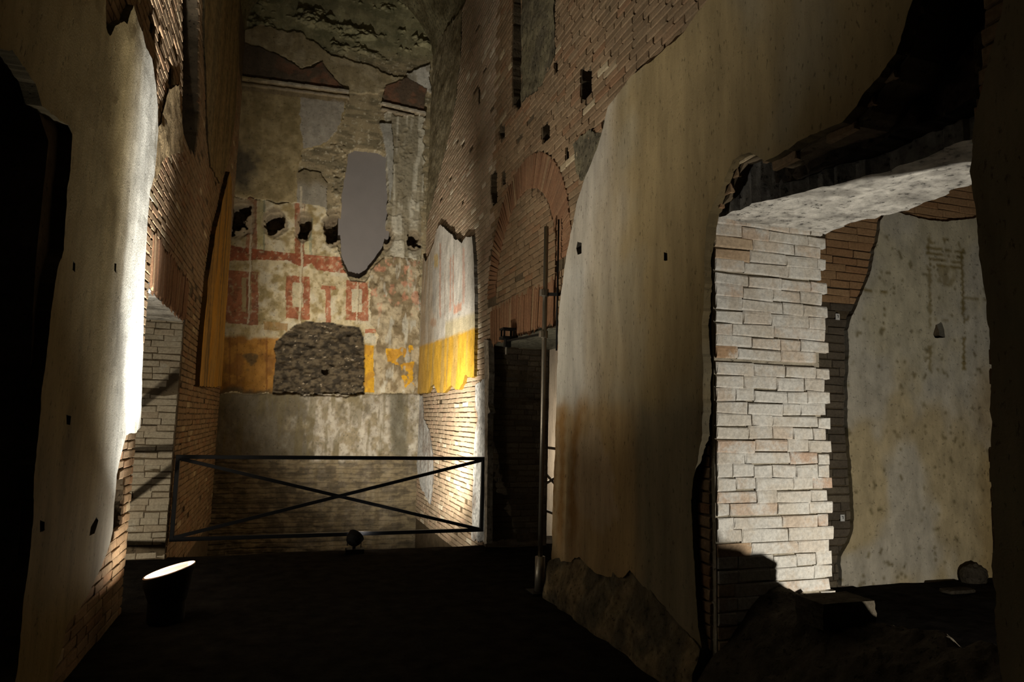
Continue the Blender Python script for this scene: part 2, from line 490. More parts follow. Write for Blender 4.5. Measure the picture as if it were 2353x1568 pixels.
# ---- boxes, tubes, lathes joined into one mesh per part
class MB:
    def __init__(s): s.V = []; s.F = []
    def add(s, V, Fc):
        k = len(s.V); s.V += [tuple(map(float, v)) for v in V]; s.F += [tuple(i+k for i in f) for f in Fc]; return s
    def box(s, c, size, ax=None, bev=0.15):
        ax = np.eye(3) if ax is None else np.asarray(ax, float)
        h = np.array(size)/2; m = min(h)*bev
        V = []
        for sx in (-1, 1):
            for sy in (-1, 1):
                for sz in (-1, 1):
                    sg = np.array([sx, sy, sz])
                    for k in range(3):
                        q = sg*h - sg*m*np.array([0 if k == i else 1 for i in range(3)])
                        V.append(np.array(c)+q@ax)
        from mathutils import Vector as _V
        import bmesh
        bm = bmesh.new()
        vs = [bm.verts.new(_V(map(float, v))) for v in V]
        bmesh.ops.convex_hull(bm, input=vs)
        bm.verts.index_update()
        VV = [tuple(v.co) for v in bm.verts]; FF = [tuple(v.index for v in f.verts) for f in bm.faces]
        bm.free()
        return s.add(VV, FF)
    def bar(s, a, b, w, h=None, up=(0, 1, 0)):
        a = np.array(a, float); b = np.array(b, float); d = b-a; L = np.linalg.norm(d); d /= L
        up = np.array(up, float); up = up-d*(up@d); up /= np.linalg.norm(up); sd = np.cross(d, up)
        return s.box((a+b)/2, (L, w, h or w), ax=np.array([d, up, sd]), bev=0.12)
    def tube(s, pts, rad, n=12, caps=True):
        pts = np.array(pts, float); V = []; Fc = []
        for i, p in enumerate(pts):
            d = pts[min(i+1, len(pts)-1)]-pts[max(i-1, 0)]; d = d/np.linalg.norm(d)
            up = np.array([0, 0, 1.]) if abs(d[2]) < .9 else np.array([1., 0, 0])
            a = np.cross(d, up); a /= np.linalg.norm(a); b = np.cross(d, a)
            rr = rad[i] if hasattr(rad, '__len__') else rad
            for k in range(n):
                t = 2*math.pi*k/n; V.append(p+rr*(math.cos(t)*a+math.sin(t)*b))
        for i in range(len(pts)-1):
            for k in range(n):
                Fc.append((i*n+k, i*n+(k+1) % n, (i+1)*n+(k+1) % n, (i+1)*n+k))
        if caps:
            Fc.append(tuple(range(n))[::-1]); Fc.append(tuple(range((len(pts)-1)*n, len(pts)*n)))
        return s.add(V, Fc)
    def build(s, name, mat, parent=None, smooth=False):
        import bmesh
        me = mesh_from(name, s.V, s.F)
        bm = bmesh.new(); bm.from_mesh(me); bmesh.ops.recalc_face_normals(bm, faces=bm.faces); bm.to_mesh(me); bm.free()
        if smooth:
            me.polygons.foreach_set('use_smooth', [True]*len(me.polygons))
        o = link(name, me, mat)
        if parent is not None: kid(o, parent)
        return o

# ================================================================== STRUCTURE
TH = 0.80          # thickness of the side walls
ZT = 8.4           # springing of the vault
def struct(o, label, cat='wall'):
    return tag(o, label, cat, kind='structure')

# ---- floor: walkway up to the railing, sunken ground of the recess behind it
def grid_mesh(name, x0, x1, y0, y1, nx, ny, zf):
    xs = np.linspace(x0, x1, nx); ys = np.linspace(y0, y1, ny)
    X, Y = np.meshgrid(xs, ys); Z = zf(X, Y)
    V = np.stack([X.ravel(), Y.ravel(), Z.ravel()], 1)
    Fc = [(j*nx+i, j*nx+i+1, (j+1)*nx+i+1, (j+1)*nx+i) for j in range(ny-1) for i in range(nx-1)]
    return V, Fc
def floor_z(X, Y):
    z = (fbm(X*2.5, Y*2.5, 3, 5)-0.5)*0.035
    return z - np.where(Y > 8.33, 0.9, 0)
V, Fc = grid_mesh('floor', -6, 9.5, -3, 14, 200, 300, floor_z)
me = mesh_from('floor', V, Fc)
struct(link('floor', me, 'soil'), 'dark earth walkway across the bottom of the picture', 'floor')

# ---- left wall
L_NEAR, L_FAR, L_TOP = 6.15, DOOR_Y, 2.55
LP_PX = [(-90, 40), (-60, 92), (0, 112), (30, 150), (55, 190), (70, 240), (100, 265), (133, 285), (140, 305), (137, 360), (128, 430), (124, 500), (120, 575), (106, 612), (97, 650), (90, 720), (80, 830), (72, 900), (65, 1000), (56, 1100), (55, 1200), (45, 1300), (32, 1380), (25, 1450), (15, 1530), (-10, 1640), (70, 1640),
         (95, 1568), (118, 1500), (132, 1440), (165, 1400), (190, 1352), (212, 1308), (230, 1260), (240, 1220), (244, 1150), (251, 1090), (262, 1040), (273, 998), (300, 994), (308, 985), (311, 940), (312, 860), (316, 800), (318, 720), (318, 640), (322, 560), (326, 500), (331, 440), (341, 400), (347, 340), (352, 300), (350, 240), (345, 200), (336, 130), (320, 105), (312, 70), (300, 45), (289, 8), (281, 22), (270, 52), (255, 48), (246, 56), (232, 80), (222, 62), (222, 0), (222, -120), (-90, -120)]
LP = FL.poly(LP_PX)
LCH = [FL.poly([(418, -60), (452, -60), (458, 40), (456, 160), (458, 260), (452, 330), (446, 365), (436, 340), (425, 310), (418, 300), (420, 150)]),
       FL.poly([(341, 30), (349, 34), (356, 55), (352, 88), (345, 80)]), FL.poly([(362, 68), (372, 75), (370, 104), (362, 95)]),
       FL.poly([(388, 142), (398, 150), (396, 200), (386, 195)])]
LHOL = FL.poly([(250, 1082), (285, 1098), (287, 1125), (283, 1170), (276, 1218), (243, 1245), (240, 1225), (244, 1150)])
def left_outline():
    return [(-3, -1), (0.9, -1), (0.9, 2.9), (2.9, 2.98), (3.2, 2.95), (3.45, 2.88), (3.62, 2.8), (3.62, 2.2), (3.72, 1.6), (3.78, 0.8), (3.78, -1), (L_NEAR, -1), (L_NEAR, L_TOP), (L_FAR, L_TOP), (L_FAR, -1), (YB+0.6, -1), (YB+0.6, ZT), (-3, ZT)]
wl = sheet('wall_left', FL, left_outline(), 'mortar', d=-0.012, back=-TH, res=0.22, step=0.04, jag=0.004, holes=LCH+[LHOL], closed=True, hole_jag=0.02)
struct(wl, 'tall left wall of broken plaster and brown brick beside the lit floodlight')
def lcol(u, v, x, y):
    beam_pale = sm(4.6, 5.35, u + 0.25*(fbm(u*1.2, v*0.5, 4)-0.5))  # whiter by the corner, browner beyond: lamp beam partly painted into the plaster
    c = mix((0.28, 0.21, 0.095), (0.58, 0.555, 0.48), beam_pale)
    g = sm(0.55, 0.72, fbm(u*5+3, v*0.9, 9))*sm(5.6, 6.0, u)
    c = mix(c, (0.50, 0.52, 0.25), 0.7*g)
    d = sm(0.62, 0.75, fbm(u*7, v*0.8, 21))
    return mix(c, (0.20, 0.15, 0.07), d*0.55)
LH = [FL.poly([(142, 596), (148, 603), (147, 624), (141, 618)]), FL.poly([(246, 602), (251, 604), (250, 626), (246, 620)]),
      FL.poly([(203, 1188), (207, 1196), (198, 1228), (186, 1232), (190, 1212)]), FL.poly([(72, 1196), (82, 1200), (82, 1220), (72, 1224)]), FL.poly([(131, 952), (140, 956), (138, 976), (131, 974)])]
_h = np.array(LHOL); _c = _h.mean(0)
sheet('hollow_core', FL, [tuple(_c+(q-_c)*1.3) for q in _h], 'rubble', wl, d=-0.38, back=-0.5, res=0.03, step=0.03, jag=0.0, color=lambda u, v, x, y: mix((0.20, 0.15, 0.10), (0.10, 0.08, 0.055), fbm(u*12, v*12, 46)), disp=rough(0.26, 7, 47))
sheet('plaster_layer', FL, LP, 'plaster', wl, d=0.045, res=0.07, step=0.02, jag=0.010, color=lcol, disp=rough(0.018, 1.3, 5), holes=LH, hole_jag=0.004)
# yellow painted plaster strip of the recess, left side
LY = FL.poly([(518, 393), (524, 420), (522, 520), (518, 610), (512, 700), (506, 800), (500, 888), (470, 890), (447, 887), (452, 800), (460, 720), (467, 645), (475, 590), (486, 522), (498, 480), (506, 440)])
def lycol(u, v, x, y):
    c = mix((0.34, 0.20, 0.055), (0.40, 0.21, 0.035), sm(0.4, 0.6, fbm(u*9, v*0.6, 31)))
    c = mix(c, (0.15, 0.10, 0.045), sm(0.52, 0.64, fbm(u*9, v*0.5, 33))*0.85)
    return c
sheet('painted_plaster', FL, LY, 'paint', wl, d=0.06, res=0.06, step=0.03, jag=0.012, color=lycol, disp=rough(0.01, 4, 8))
# smooth brown render on the wall above
LS = FL.poly([(464, -60), (464, 60), (470, 200), (472, 300), (480, 380), (500, 420), (520, 380), (534, 300), (545, 150), (548, -60)])
def lscol(u, v, x, y):
    return mix((0.25, 0.18, 0.085), (0.17, 0.13, 0.065), sm(0.4, 0.65, fbm(u*6, v*0.5, 41)))
sheet('render_layer', FL, LS, 'rubble', wl, d=0.022, res=0.08, step=0.04, jag=0.02, color=lscol, disp=rough(0.012, 5, 12))
LQ = FL.poly([(382, 205), (405, 195), (416, 300), (418, 345), (400, 350), (372, 365), (352, 420), (345, 400), (357, 300), (372, 250)])
sheet('render_patch', FL, LQ, 'rubble', wl, d=0.02, res=0.06, step=0.03, jag=0.02, color=lambda u, v, x, y: mix((0.30, 0.21, 0.11), (0.22, 0.16, 0.08), fbm(u*5, v*5, 44)), disp=rough(0.012, 6, 13))
lin = inside_by(LP, 0.06); lyin = inside_by(LY, 0.06); lsin = inside_by(LS, 0.06)
def lmask(u, v):
    k = (u > 3.8) & (u < YB) & ~lin(u, v) & ~lyin(u, v) & ~lsin(u, v)
    k &= ~((u > L_NEAR-0.01) & (u < L_FAR+0.01) & (v < 3.02))
    for h in LCH: k &= ~pip(h, u, v)
    # the broken hollow low on the near jamb
    k &= ~pip(LHOL, u, v)
    return k
put_bricks(FL, courses(FL, 3.8, YB, -0.3, 7.4, lmask, clamp_u=(3.8, YB)), wl, 'brick')
# flat arch over the left doorway: bricks on edge
def flat_arch(fr, a, b, z0, z1, lean, w=0.05):
    out = []; u = a; m = (a+b)/2
    while u < b-0.01:
        ww = w*random.uniform(0.85, 1.15)
        an = -(u-m)/(b-a)*lean
        out.append((u+ww/2, (z0+z1)/2+random.uniform(-.006, .006), ww-0.007, z1-z0-random.uniform(0, .015), an, 0.008+random.uniform(-.006, .006)))
        u += ww
    return out
d1 = empty('door_1', (XL, 7.2, 0)); struct(d1, 'left doorway with brick jamb and white soffit behind the floodlight', 'doorway')
put_bricks(FL, flat_arch(FL, L_NEAR+0.0, L_FAR, L_TOP-0.005, 3.0, 0.35), wl, 'redbrick', name='lintel_brick')
# far reveal of the left doorway
LNOT = FD.poly([(384, 868), (398, 858), (414, 866), (414, 900), (385, 898)])
sheet('jamb_mortar', FD, [(XL-TH, -0.3), (XL-0.01, -0.3), (XL-0.01, L_TOP), (XL-TH, L_TOP)], 'limemortar', d1, d=-0.006, back=-0.05, res=0.2, step=0.1, jag=0, holes=[LNOT])
put_bricks(FD, courses(FD, XL-TH, XL, -0.2, L_TOP, lambda u, v: ~pip(LNOT, u, v), matf=lambda u, v: 'palebrick', joint=0.007, wobble=0.004, drop=0.0, lmin=0.14, lmax=0.27, clamp_u=(XL-TH, XL-0.002)), d1, 'palebrick')
# hollow on the jamb: torn brick core
# soffits
def slab(name, poly, z, mat, parent, colr, amp=0.02, thick=0.06, seed=1, jag=0.02, res=0.05):
    fr = Frame((0, 0, z), (1, 0, 0), (0, 0, -1), ev=(0, 1, 0))
    return sheet(name, fr, poly, mat, parent, d=0.0, back=-thick, res=res, step=0.03, jag=jag, color=colr, disp=rough(amp, 5, seed), seed=seed)
slab('soffit', [(XL-TH, L_NEAR-0.02), (XL-0.01, L_NEAR-0.02), (XL-0.01, L_FAR+0.02), (XL-TH, L_FAR+0.02)], L_TOP-0.01, 'rubble', wl,
     lambda u, v, x, y: mix((0.55, 0.52, 0.46), (0.30, 0.28, 0.24), sm(0.5, 0.65, fbm(u*3, v*9, 55))), amp=0.012, jag=0.008)

# ---- right wall
R1_NEAR, R1_FAR, R1_TOP = 5.95, DOOR_Y, 2.50
P_Y, N_Y, R2_TOP = 3.46, 1.80, 2.80
RP_PX = [(1279, 1300), (1281, 1200), (1284, 1100), (1288, 1000), (1291, 900), (1294, 800), (1297, 710), (1306, 640), (1313, 590), (1322, 540), (1335, 470), (1352, 420), (1385, 345), (1400, 290), (1407, 250), (1440, 207), (1464, 176), (1540, 122), (1592, 70), (1642, 0), (1690, -60), (1760, -160), (2190, -160), (2150, -60), (2122, 0), (2102, 60), (2080, 130), (2042, 180), (2012, 215), (1990, 250), (1958, 287), (1900, 310), (1860, 325), (1830, 345), (1800, 365), (1776, 374), (1756, 361), (1736, 354), (1702, 372), (1690, 400), (1666, 450), (1646, 490), (1639, 530), (1633, 600), (1632, 750), (1635, 900), (1632, 1000), (1616, 1080), (1605, 1150), (1607, 1250), (1615, 1350), (1622, 1450), (1630, 1500),
         (1585, 1440), (1545, 1402), (1500, 1362), (1472, 1322), (1462, 1310), (1446, 1328), (1412, 1326), (1385, 1318), (1366, 1300), (1345, 1280), (1325, 1290), (1300, 1292)]
RP = FR.poly(RP_PX)
RN_PX = [(2333, -40), (2325, 30), (2300, 120), (2282, 192), (2266, 250), (2259, 300), (2256, 400), (2268, 550), (2282, 657), (2296, 836), (2300, 1000), (2306, 1200), (2308, 1330), (2320, 1500), (2330, 1620), (2800, 1620), (2800, -40)]
RN = FR.poly(RN_PX)
RH = [FR.poly([(1334, 158), (1358, 152), (1361, 170), (1359, 215), (1348, 234), (1335, 228)]),
      FR.poly([(1246, 283), (1262, 281), (1263, 318), (1252, 332), (1244, 322)]),
      FR.poly([(1150, 284), (1160, 288), (1160, 312), (1150, 324), (1146, 305)]),
      FR.poly([(1128, 396), (1142, 392), (1143, 470), (1132, 474), (1126, 440)]),
      FR.poly([(1154, 392), (1163, 394), (1162, 430), (1153, 424)]),
      FR.poly([(1299, 335), (1307, 342), (1306, 372), (1300, 366)]),
      FR.poly([(1383, 268), (1391, 270), (1390, 290), (1384, 288)]),
      FR.poly([(1180, -40), (1196, -40), (1199, 120), (1197, 170), (1199, 235), (1190, 252), (1178, 240), (1176, 130)]),
      FR.poly([(1273, 140), (1283, 142), (1282, 168), (1275, 170)]), FR.poly([(1098, 205), (1104, 200), (1103, 240), (1099, 244)])]
VOID = [(N_Y-0.02, -1), (N_Y, 0.4), (N_Y+0.02, 1.2), (N_Y-0.03, 2.0), (N_Y, 2.6), (1.72, 3.2), (1.62, 4.2), (1.5, 5.2), (2.2, 5.2)] + [p for p in FR.poly([(2128, 0), (2105, 66), (2085, 130), (2048, 182), (2016, 218), (1995, 254), (1962, 290), (1903, 315), (1863, 330), (1833, 350), (1778, 380), (1757, 366), (1737, 360), (1706, 376), (1694, 404), (1672, 452)])] + [(P_Y+0.05, R2_TOP), (P_Y+0.04, R2_TOP-0.05), (P_Y+0.04, -1)]
def right_outline():
    return [(-3, -1)] + VOID + [(R1_NEAR, -1), (R1_NEAR, R1_TOP-0.04), (R1_FAR, R1_TOP), (R1_FAR, -1), (YB+0.6, -1), (YB+0.6, ZT), (-3, ZT)]
wr = sheet('wall_right', FR, right_outline(), 'mortar', d=-0.012, back=-TH, res=0.25, step=0.03, jag=0.006, holes=RH, closed=True, hole_jag=0.015)
struct(wr, 'tall right wall with pale plaster, brown brick courses and two openings')
STAIN = FR.poly([(1292, 930), (1330, 900), (1420, 930), (1470, 1010), (1480, 1120), (1500, 1320), (1410, 1330), (1360, 1290), (1300, 1290), (1284, 1150)])
PINK = FR.poly([(1352, 1010), (1372, 960), (1392, 1000), (1425, 1080), (1438, 1180), (1400, 1230), (1350, 1180), (1340, 1100)])
def rcol(u, v, x, y):
    f = fbm(u*1.6, v*0.7, 14)
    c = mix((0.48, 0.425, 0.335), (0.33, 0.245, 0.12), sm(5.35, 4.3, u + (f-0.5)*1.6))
    c = mix(c, (0.34, 0.30, 0.21), 0.5*sm(0.55, 0.75, fbm(u*2+8, v*1.2, 61)))
    w = (fbm(u*5, v*2, 67)-0.5)
    band = sm(1362, 1350, x + w*14)*sm(560, 640, y)*sm(945, 915, y + w*40)       # cleaner strip by the edge
    c = mix(c, (0.52, 0.49, 0.42), band*0.9)
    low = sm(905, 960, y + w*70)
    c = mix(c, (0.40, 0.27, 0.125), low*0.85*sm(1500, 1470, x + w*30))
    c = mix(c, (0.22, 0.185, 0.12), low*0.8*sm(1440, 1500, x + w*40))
    st = sm(0.50, 0.60, fbm(u*9, v*0.9, 17)) * low * sm(1330, 1180, y)
    c = mix(c, (0.27, 0.135, 0.035), 0.75*st*sm(1480, 1440, x))
    k = pip(PINK, u + (fbm(u*6, v*3, 71)-0.5)*0.3, v)
    return mix(c, (0.44, 0.33, 0.21), k*0.7)
PHOLE = [FR.poly([(1340, 557), (1350, 560), (1350, 584), (1341, 586), (1337, 572)]), FR.poly([(1542, 582), (1550, 584), (1550, 602), (1542, 602)])]
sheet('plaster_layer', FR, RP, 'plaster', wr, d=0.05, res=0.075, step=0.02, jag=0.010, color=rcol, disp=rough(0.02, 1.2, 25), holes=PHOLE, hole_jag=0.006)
sheet('plaster_layer', FR, RN, 'plaster', wr, d=0.05, res=0.09, step=0.02, jag=0.008, color=lambda u, v, x, y: mix((0.26, 0.22, 0.13), (0.20, 0.15, 0.09), fbm(u*3, v*3, 77)), disp=rough(0.015, 1.5, 27))
# mortar bank at the foot of the plaster
RF = FR.poly([(1279, 1290), (1300, 1280), (1345, 1270), (1370, 1295), (1400, 1320), (1460, 1305), (1500, 1350), (1560, 1410), (1630, 1490), (1640, 1570), (1655, 1640), (1480, 1640), (1300, 1420), (1278, 1380)])
sheet('foot_render', FR, RF, 'rubble', wr, d=0.03, res=0.05, step=0.03, jag=0.015, color=lambda u, v, x, y: mix((0.24, 0.18, 0.10), (0.12, 0.10, 0.065), sm(0.4, 0.6, fbm(u*5, v*5, 81))), disp=lambda u, v: (fbm(u*7, v*7, 83)-0.4)*0.06 + 0.10*sm(0.5, 0.0, v))
# concrete patches among the courses
RC = [FR.poly([(1200, -50), (1274, -50), (1276, 130), (1262, 160), (1245, 195), (1225, 215), (1200, 235)]),
      FR.poly([(1322, 330), (1355, 300), (1392, 300), (1396, 330), (1370, 380), (1345, 420), (1325, 400)])]
for i, p in enumerate(RC):
    sheet('concrete_patch', FR, p, 'rubble', wr, d=0.012, res=0.05, step=0.03, jag=0.03, color=lambda u, v, x, y: mix((0.20, 0.17, 0.10), (0.13, 0.11, 0.07), sm(0.35, 0.6, fbm(u*6, v*6, 91))), disp=rough(0.025, 6, 93+i), seed=30+i)
# rough render where the brick is smeared over, high in the recess
RG = FR.poly([(985, 130), (1010, 90), (1062, 20), (1060, 120), (1050, 220), (1035, 300), (1018, 370), (1000, 440), (985, 500), (974, 540), (968, 480), (975, 320)])
sheet('render_layer', FR, RG, 'rubble', wr, d=0.012, res=0.06, step=0.03, jag=0.04, color=lambda u, v, x, y: mix((0.36, 0.31, 0.20), (0.24, 0.20, 0.12), sm(0.4, 0.6, fbm(u*3, v*7, 95))), disp=rough(0.02, 7, 97))
# fresco of the recess, right side
RY = FR.poly([(961, 528), (968, 545), (978, 585), (984, 603), (992, 585), (1003, 560), (1010, 527), (1018, 518), (1026, 522), (1034, 532), (1046, 540), (1050, 552), (1060, 552), (1068, 560), (1078, 546), (1092, 545), (1097, 600), (1099, 680), (1099, 780), (1097, 866), (1084, 868), (1076, 862), (1072, 880), (1062, 896), (1052, 894), (1044, 886), (1034, 896), (1028, 904), (1012, 902), (1003, 884), (996, 888), (990, 903), (966, 905), (958, 900)])
def rycol(u, v, x, y):
    top = 800 - (x-960)*0.325
    c = mix((0.66, 0.63, 0.57), (0.44, 0.36, 0.26), sm(1022, 985, x))
    c = mix(c, (0.56, 0.54, 0.48), 0.6*sm(0.5, 0.65, fbm(u*8, v*0.7, 101)))
    for a, b, y0, y1, cc in ((1040, 1044, 590, 715, (0.60, 0.36, 0.27)), (1047, 1050, 585, 700, (0.60, 0.36, 0.27)), (1016, 1020, 560, 730, (0.55, 0.33, 0.24)), (1070, 1076, 570, 700, (0.62, 0.40, 0.32)), (1000, 1008, 600, 720, (0.44, 0.43, 0.40)), (1004, 1013, 585, 615, (0.55, 0.40, 0.14)), (1028, 1030, 620, 730, (0.5, 0.40, 0.33))):
        c = mix(c, cc, ((x > a) & (x < b) & (y > y0) & (y < y1))*0.75)
    c = mix(c, (0.66, 0.30, 0.18), ((x > 1050) & (x < 1068) & (np.abs(y-708+(x-1059)*0.5) < 9))*0.7)
    c = mix(c, (0.62, 0.52, 0.26), 0.6*sm(top-42, top-30, y)*(x > 1030))
    c = mix(c, (0.45, 0.27, 0.16), ((x > 996) & (x < 1009) & (np.abs(y-742) < 9))*0.6)
    ye = mix((0.72, 0.42, 0.05), (0.55, 0.36, 0.10), sm(0.45, 0.7, fbm(u*7, v*0.8, 105)))
    ye = mix(ye, (0.42, 0.30, 0.12), sm(1000, 962, x)*0.7)
    k = sm(top-3, top+3, y)
    return mix(c, (0.0, 0.0, 0.0), k*0)*(1-k[:, None]) + ye*k[:, None]
sheet('painted_plaster', FR, RY, 'paint', wr, d=0.05, res=0.045, step=0.02, jag=0.012, color=rycol, disp=rough(0.008, 4, 107))
# lime wash left on the bricks low in the recess
RW = [FR.poly([(958, 905), (972, 908), (974, 960), (988, 990), (995, 1040), (998, 1100), (990, 1160), (968, 1120), (957, 1060)]),
      FR.poly([(1096, 880), (1118, 870), (1121, 1245), (1085, 1240), (1088, 1150), (1090, 1080), (1092, 1000), (1100, 960), (1094, 930)])]
for i, p in enumerate(RW):
    sheet('lime_wash', FR, p, 'rubble', wr, d=0.014, res=0.05, step=0.03, jag=0.03, color=lambda u, v, x, y: mix((0.58, 0.58, 0.56), (0.40, 0.36, 0.32), sm(0.5, 0.68, fbm(u*6, v*4, 111))), disp=rough(0.006, 8, 113), seed=40+i)
# plaster edge running down the corner of the arched doorway
RE = FR.poly([(1121, 780), (1131, 782), (1133, 860), (1130, 930), (1136, 948), (1130, 952), (1129, 1100), (1128, 1250), (1122, 1250), (1123, 950)])
sheet('plaster_edge', FR, RE, 'rubble', wr, d=0.05, res=0.05, step=0.02, jag=0.008, color=lambda u, v, x, y: mix((0.50, 0.44, 0.36), (0.36, 0.30, 0.22), fbm(u*9, v*9, 121)))
# bricks
AC = (7.0, 3.08); AR0, AR1 = 1.0, 1.38
rin = inside_by(RP, 0.06); rnin = inside_by(RN, 0.06); ryin = inside_by(RY, 0.06); rwin = inside_by(RG, 0.1)
def rmask(u, v):
    k = (u < YB) & ~rin(u, v) & ~ryin(u, v) & ~rwin(u, v)
    for h in RH: k &= ~pip(h, u, v)
    for h in RC: k &= ~inside_by(h, 0.06)(u, v)
    k &= ~((u > R1_NEAR-0.01) & (u < R1_FAR+0.01) & (v < 2.93))
    rr = np.hypot(u-AC[0], v-AC[1])
    k &= ~((rr > AR0) & (rr < AR1) & (v > AC[1]-0.13))
    k &= ~pip(VOID, u, v)
    k &= ~((u < N_Y) & (v < 5) & rnin(u, v)) & ~pip(RF, u, v)
    return k
def rmat(u, v):
    return 'nichebrick' if u > DOOR_Y+0.05 else 'brick'
put_bricks(FR, courses(FR, 1.5, YB, -0.3, 8.3, rmask, matf=rmat), wr, 'brick')
d2 = empty('door_2', (XR, 7.0, 0)); struct(d2, 'arched right doorway with dark brick jamb behind the steel pole', 'doorway')
put_bricks(FR, flat_arch(FR, R1_NEAR, R1_FAR, R1_TOP-0.03, 2.93, 0.3), wr, 'redbrick', name='lintel_brick')
ring = []
nv = 66
for i in range(nv):
    t = math.pi*(i+0.5)/nv
    if not (0.0 < t < math.pi): continue
    rm = (AR0+AR1)/2
    ring.append((AC[0]+rm*math.cos(t), AC[1]+rm*math.sin(t), AR1-AR0-random.uniform(0, .02), math.pi*rm/nv-0.008, t, 0.010+random.uniform(-.006, .006)))
ring = [b for b in ring if not pip(RP, np.array([b[0]-0.05]), np.array([b[1]]))[0]]
put_bricks(FR, ring, wr, 'redbrick', name='arch_brick')
def d2mat(u, v):
    return 'darkbrick' if (v > 1.55 or random.random() < 0.5) else 'palebrick'
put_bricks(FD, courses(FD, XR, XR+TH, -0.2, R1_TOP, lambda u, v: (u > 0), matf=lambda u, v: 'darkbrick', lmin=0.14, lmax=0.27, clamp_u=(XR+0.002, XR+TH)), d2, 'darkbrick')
slab('soffit', [(XR+0.01, R1_NEAR-0.02), (XR+TH, R1_NEAR-0.02), (XR+TH, R1_FAR+0.02), (XR+0.01, R1_FAR+0.02)], R1_TOP-0.035, 'rubble', wr, lambda u, v, x, y: mix((0.32, 0.30, 0.22), (0.2, 0.19, 0.14), fbm(u*6, v*6, 131)), amp=0.01, jag=0.008)
# near doorway: lime-washed pier, torn core above, white soffit
d3 = empty('door_3', (XR, 2.6, 0)); struct(d3, 'broken right doorway with white brick pier and torn masonry above', 'doorway')
def pmat(u, v):
    r = random.random()
    if v < 1.15 and u < 2.66 - 0.25*(v-0.4): return 'tanbrick' if r < 0.55 else 'whitebrick'
    if u < 2.56 and r < 0.12: return 'tanbrick'
    return 'whitebrick'
def pmask(u, v):
    return (u < 3.205 + 0.03*np.sin(v*37)) & ~((u > 3.13) & (v > 1.97) & (v < 2.05))
put_bricks(FP, courses(FP, XR+0.015, XR+TH+0.06, 0.2, R2_TOP+0.02, pmask, pitch=0.074, joint=0.005, wobble=0.005, tilt=0.014, lmin=0.13, lmax=0.34, proud=0.010, matf=pmat, drop=0.0, gaps=(1.86,)), d3, 'whitebrick')
bk = [(XR+0.01, -0.2), (XR+TH-0.02, -0.2), (XR+TH-0.02, R2_TOP+0.03), (XR+0.01, R2_TOP+0.03)]
sheet('pier_mortar', FP, bk, 'limemortar', d3, d=-0.006, back=-0.05, res=0.15, step=0.05, jag=0.002)
def core_d(u, v):
    return -(0.08 + 0.14*sm(3.35, 2.0, u)) + (fbm(u*4, v*2.2, 141)-0.5)*0.14 + (fbm(u*22, v*5, 143)-0.5)*0.07
core_poly = [(1.3, 5.3), (1.3, R2_TOP+0.12), (2.2, R2_TOP+0.10), (3.0, R2_TOP+0.08), (P_Y+0.06, R2_TOP+0.06), (P_Y+0.12, 3.3), (3.1, 4.2), (2.9, 5.3)]
sheet('torn_core', FR, core_poly, 'rubble', d3, d=0.0, back=-TH, res=0.035, step=0.03, jag=0.02, color=lambda u, v, x, y: mix((0.06, 0.044, 0.03), (0.03, 0.025, 0.019), sm(0.4, 0.6, fbm(u*12, v*3, 145))), disp=core_d, closed=False)  # shade of the cavity painted in: core coloured near black
slab('soffit', [(2.42, P_Y+0.02), (3.24, P_Y+0.02), (3.22, 3.2), (3.30, 2.9), (3.24, 2.5), (3.26, 2.1), (3.2, 1.6), (2.75, 1.6), (2.75, 2.0), (2.68, 2.5), (2.55, 2.9), (2.44, 3.15)], R2_TOP, 'rubble', d3,
     lambda u, v, x, y: mix((0.60, 0.57, 0.51), (0.36, 0.34, 0.30), sm(0.50, 0.68, fbm(u*4+v*6, v*3-u*2, 151))), amp=0.02, thick=0.3, jag=0.025, seed=5, res=0.03)
MB().box((2.91, 1.72, 1.1), (0.56, 0.50, 4.2), bev=0.03).build('jamb_shade_block', 'mortar', d3)  # unseen block added behind the jamb to cut off the side room lamp

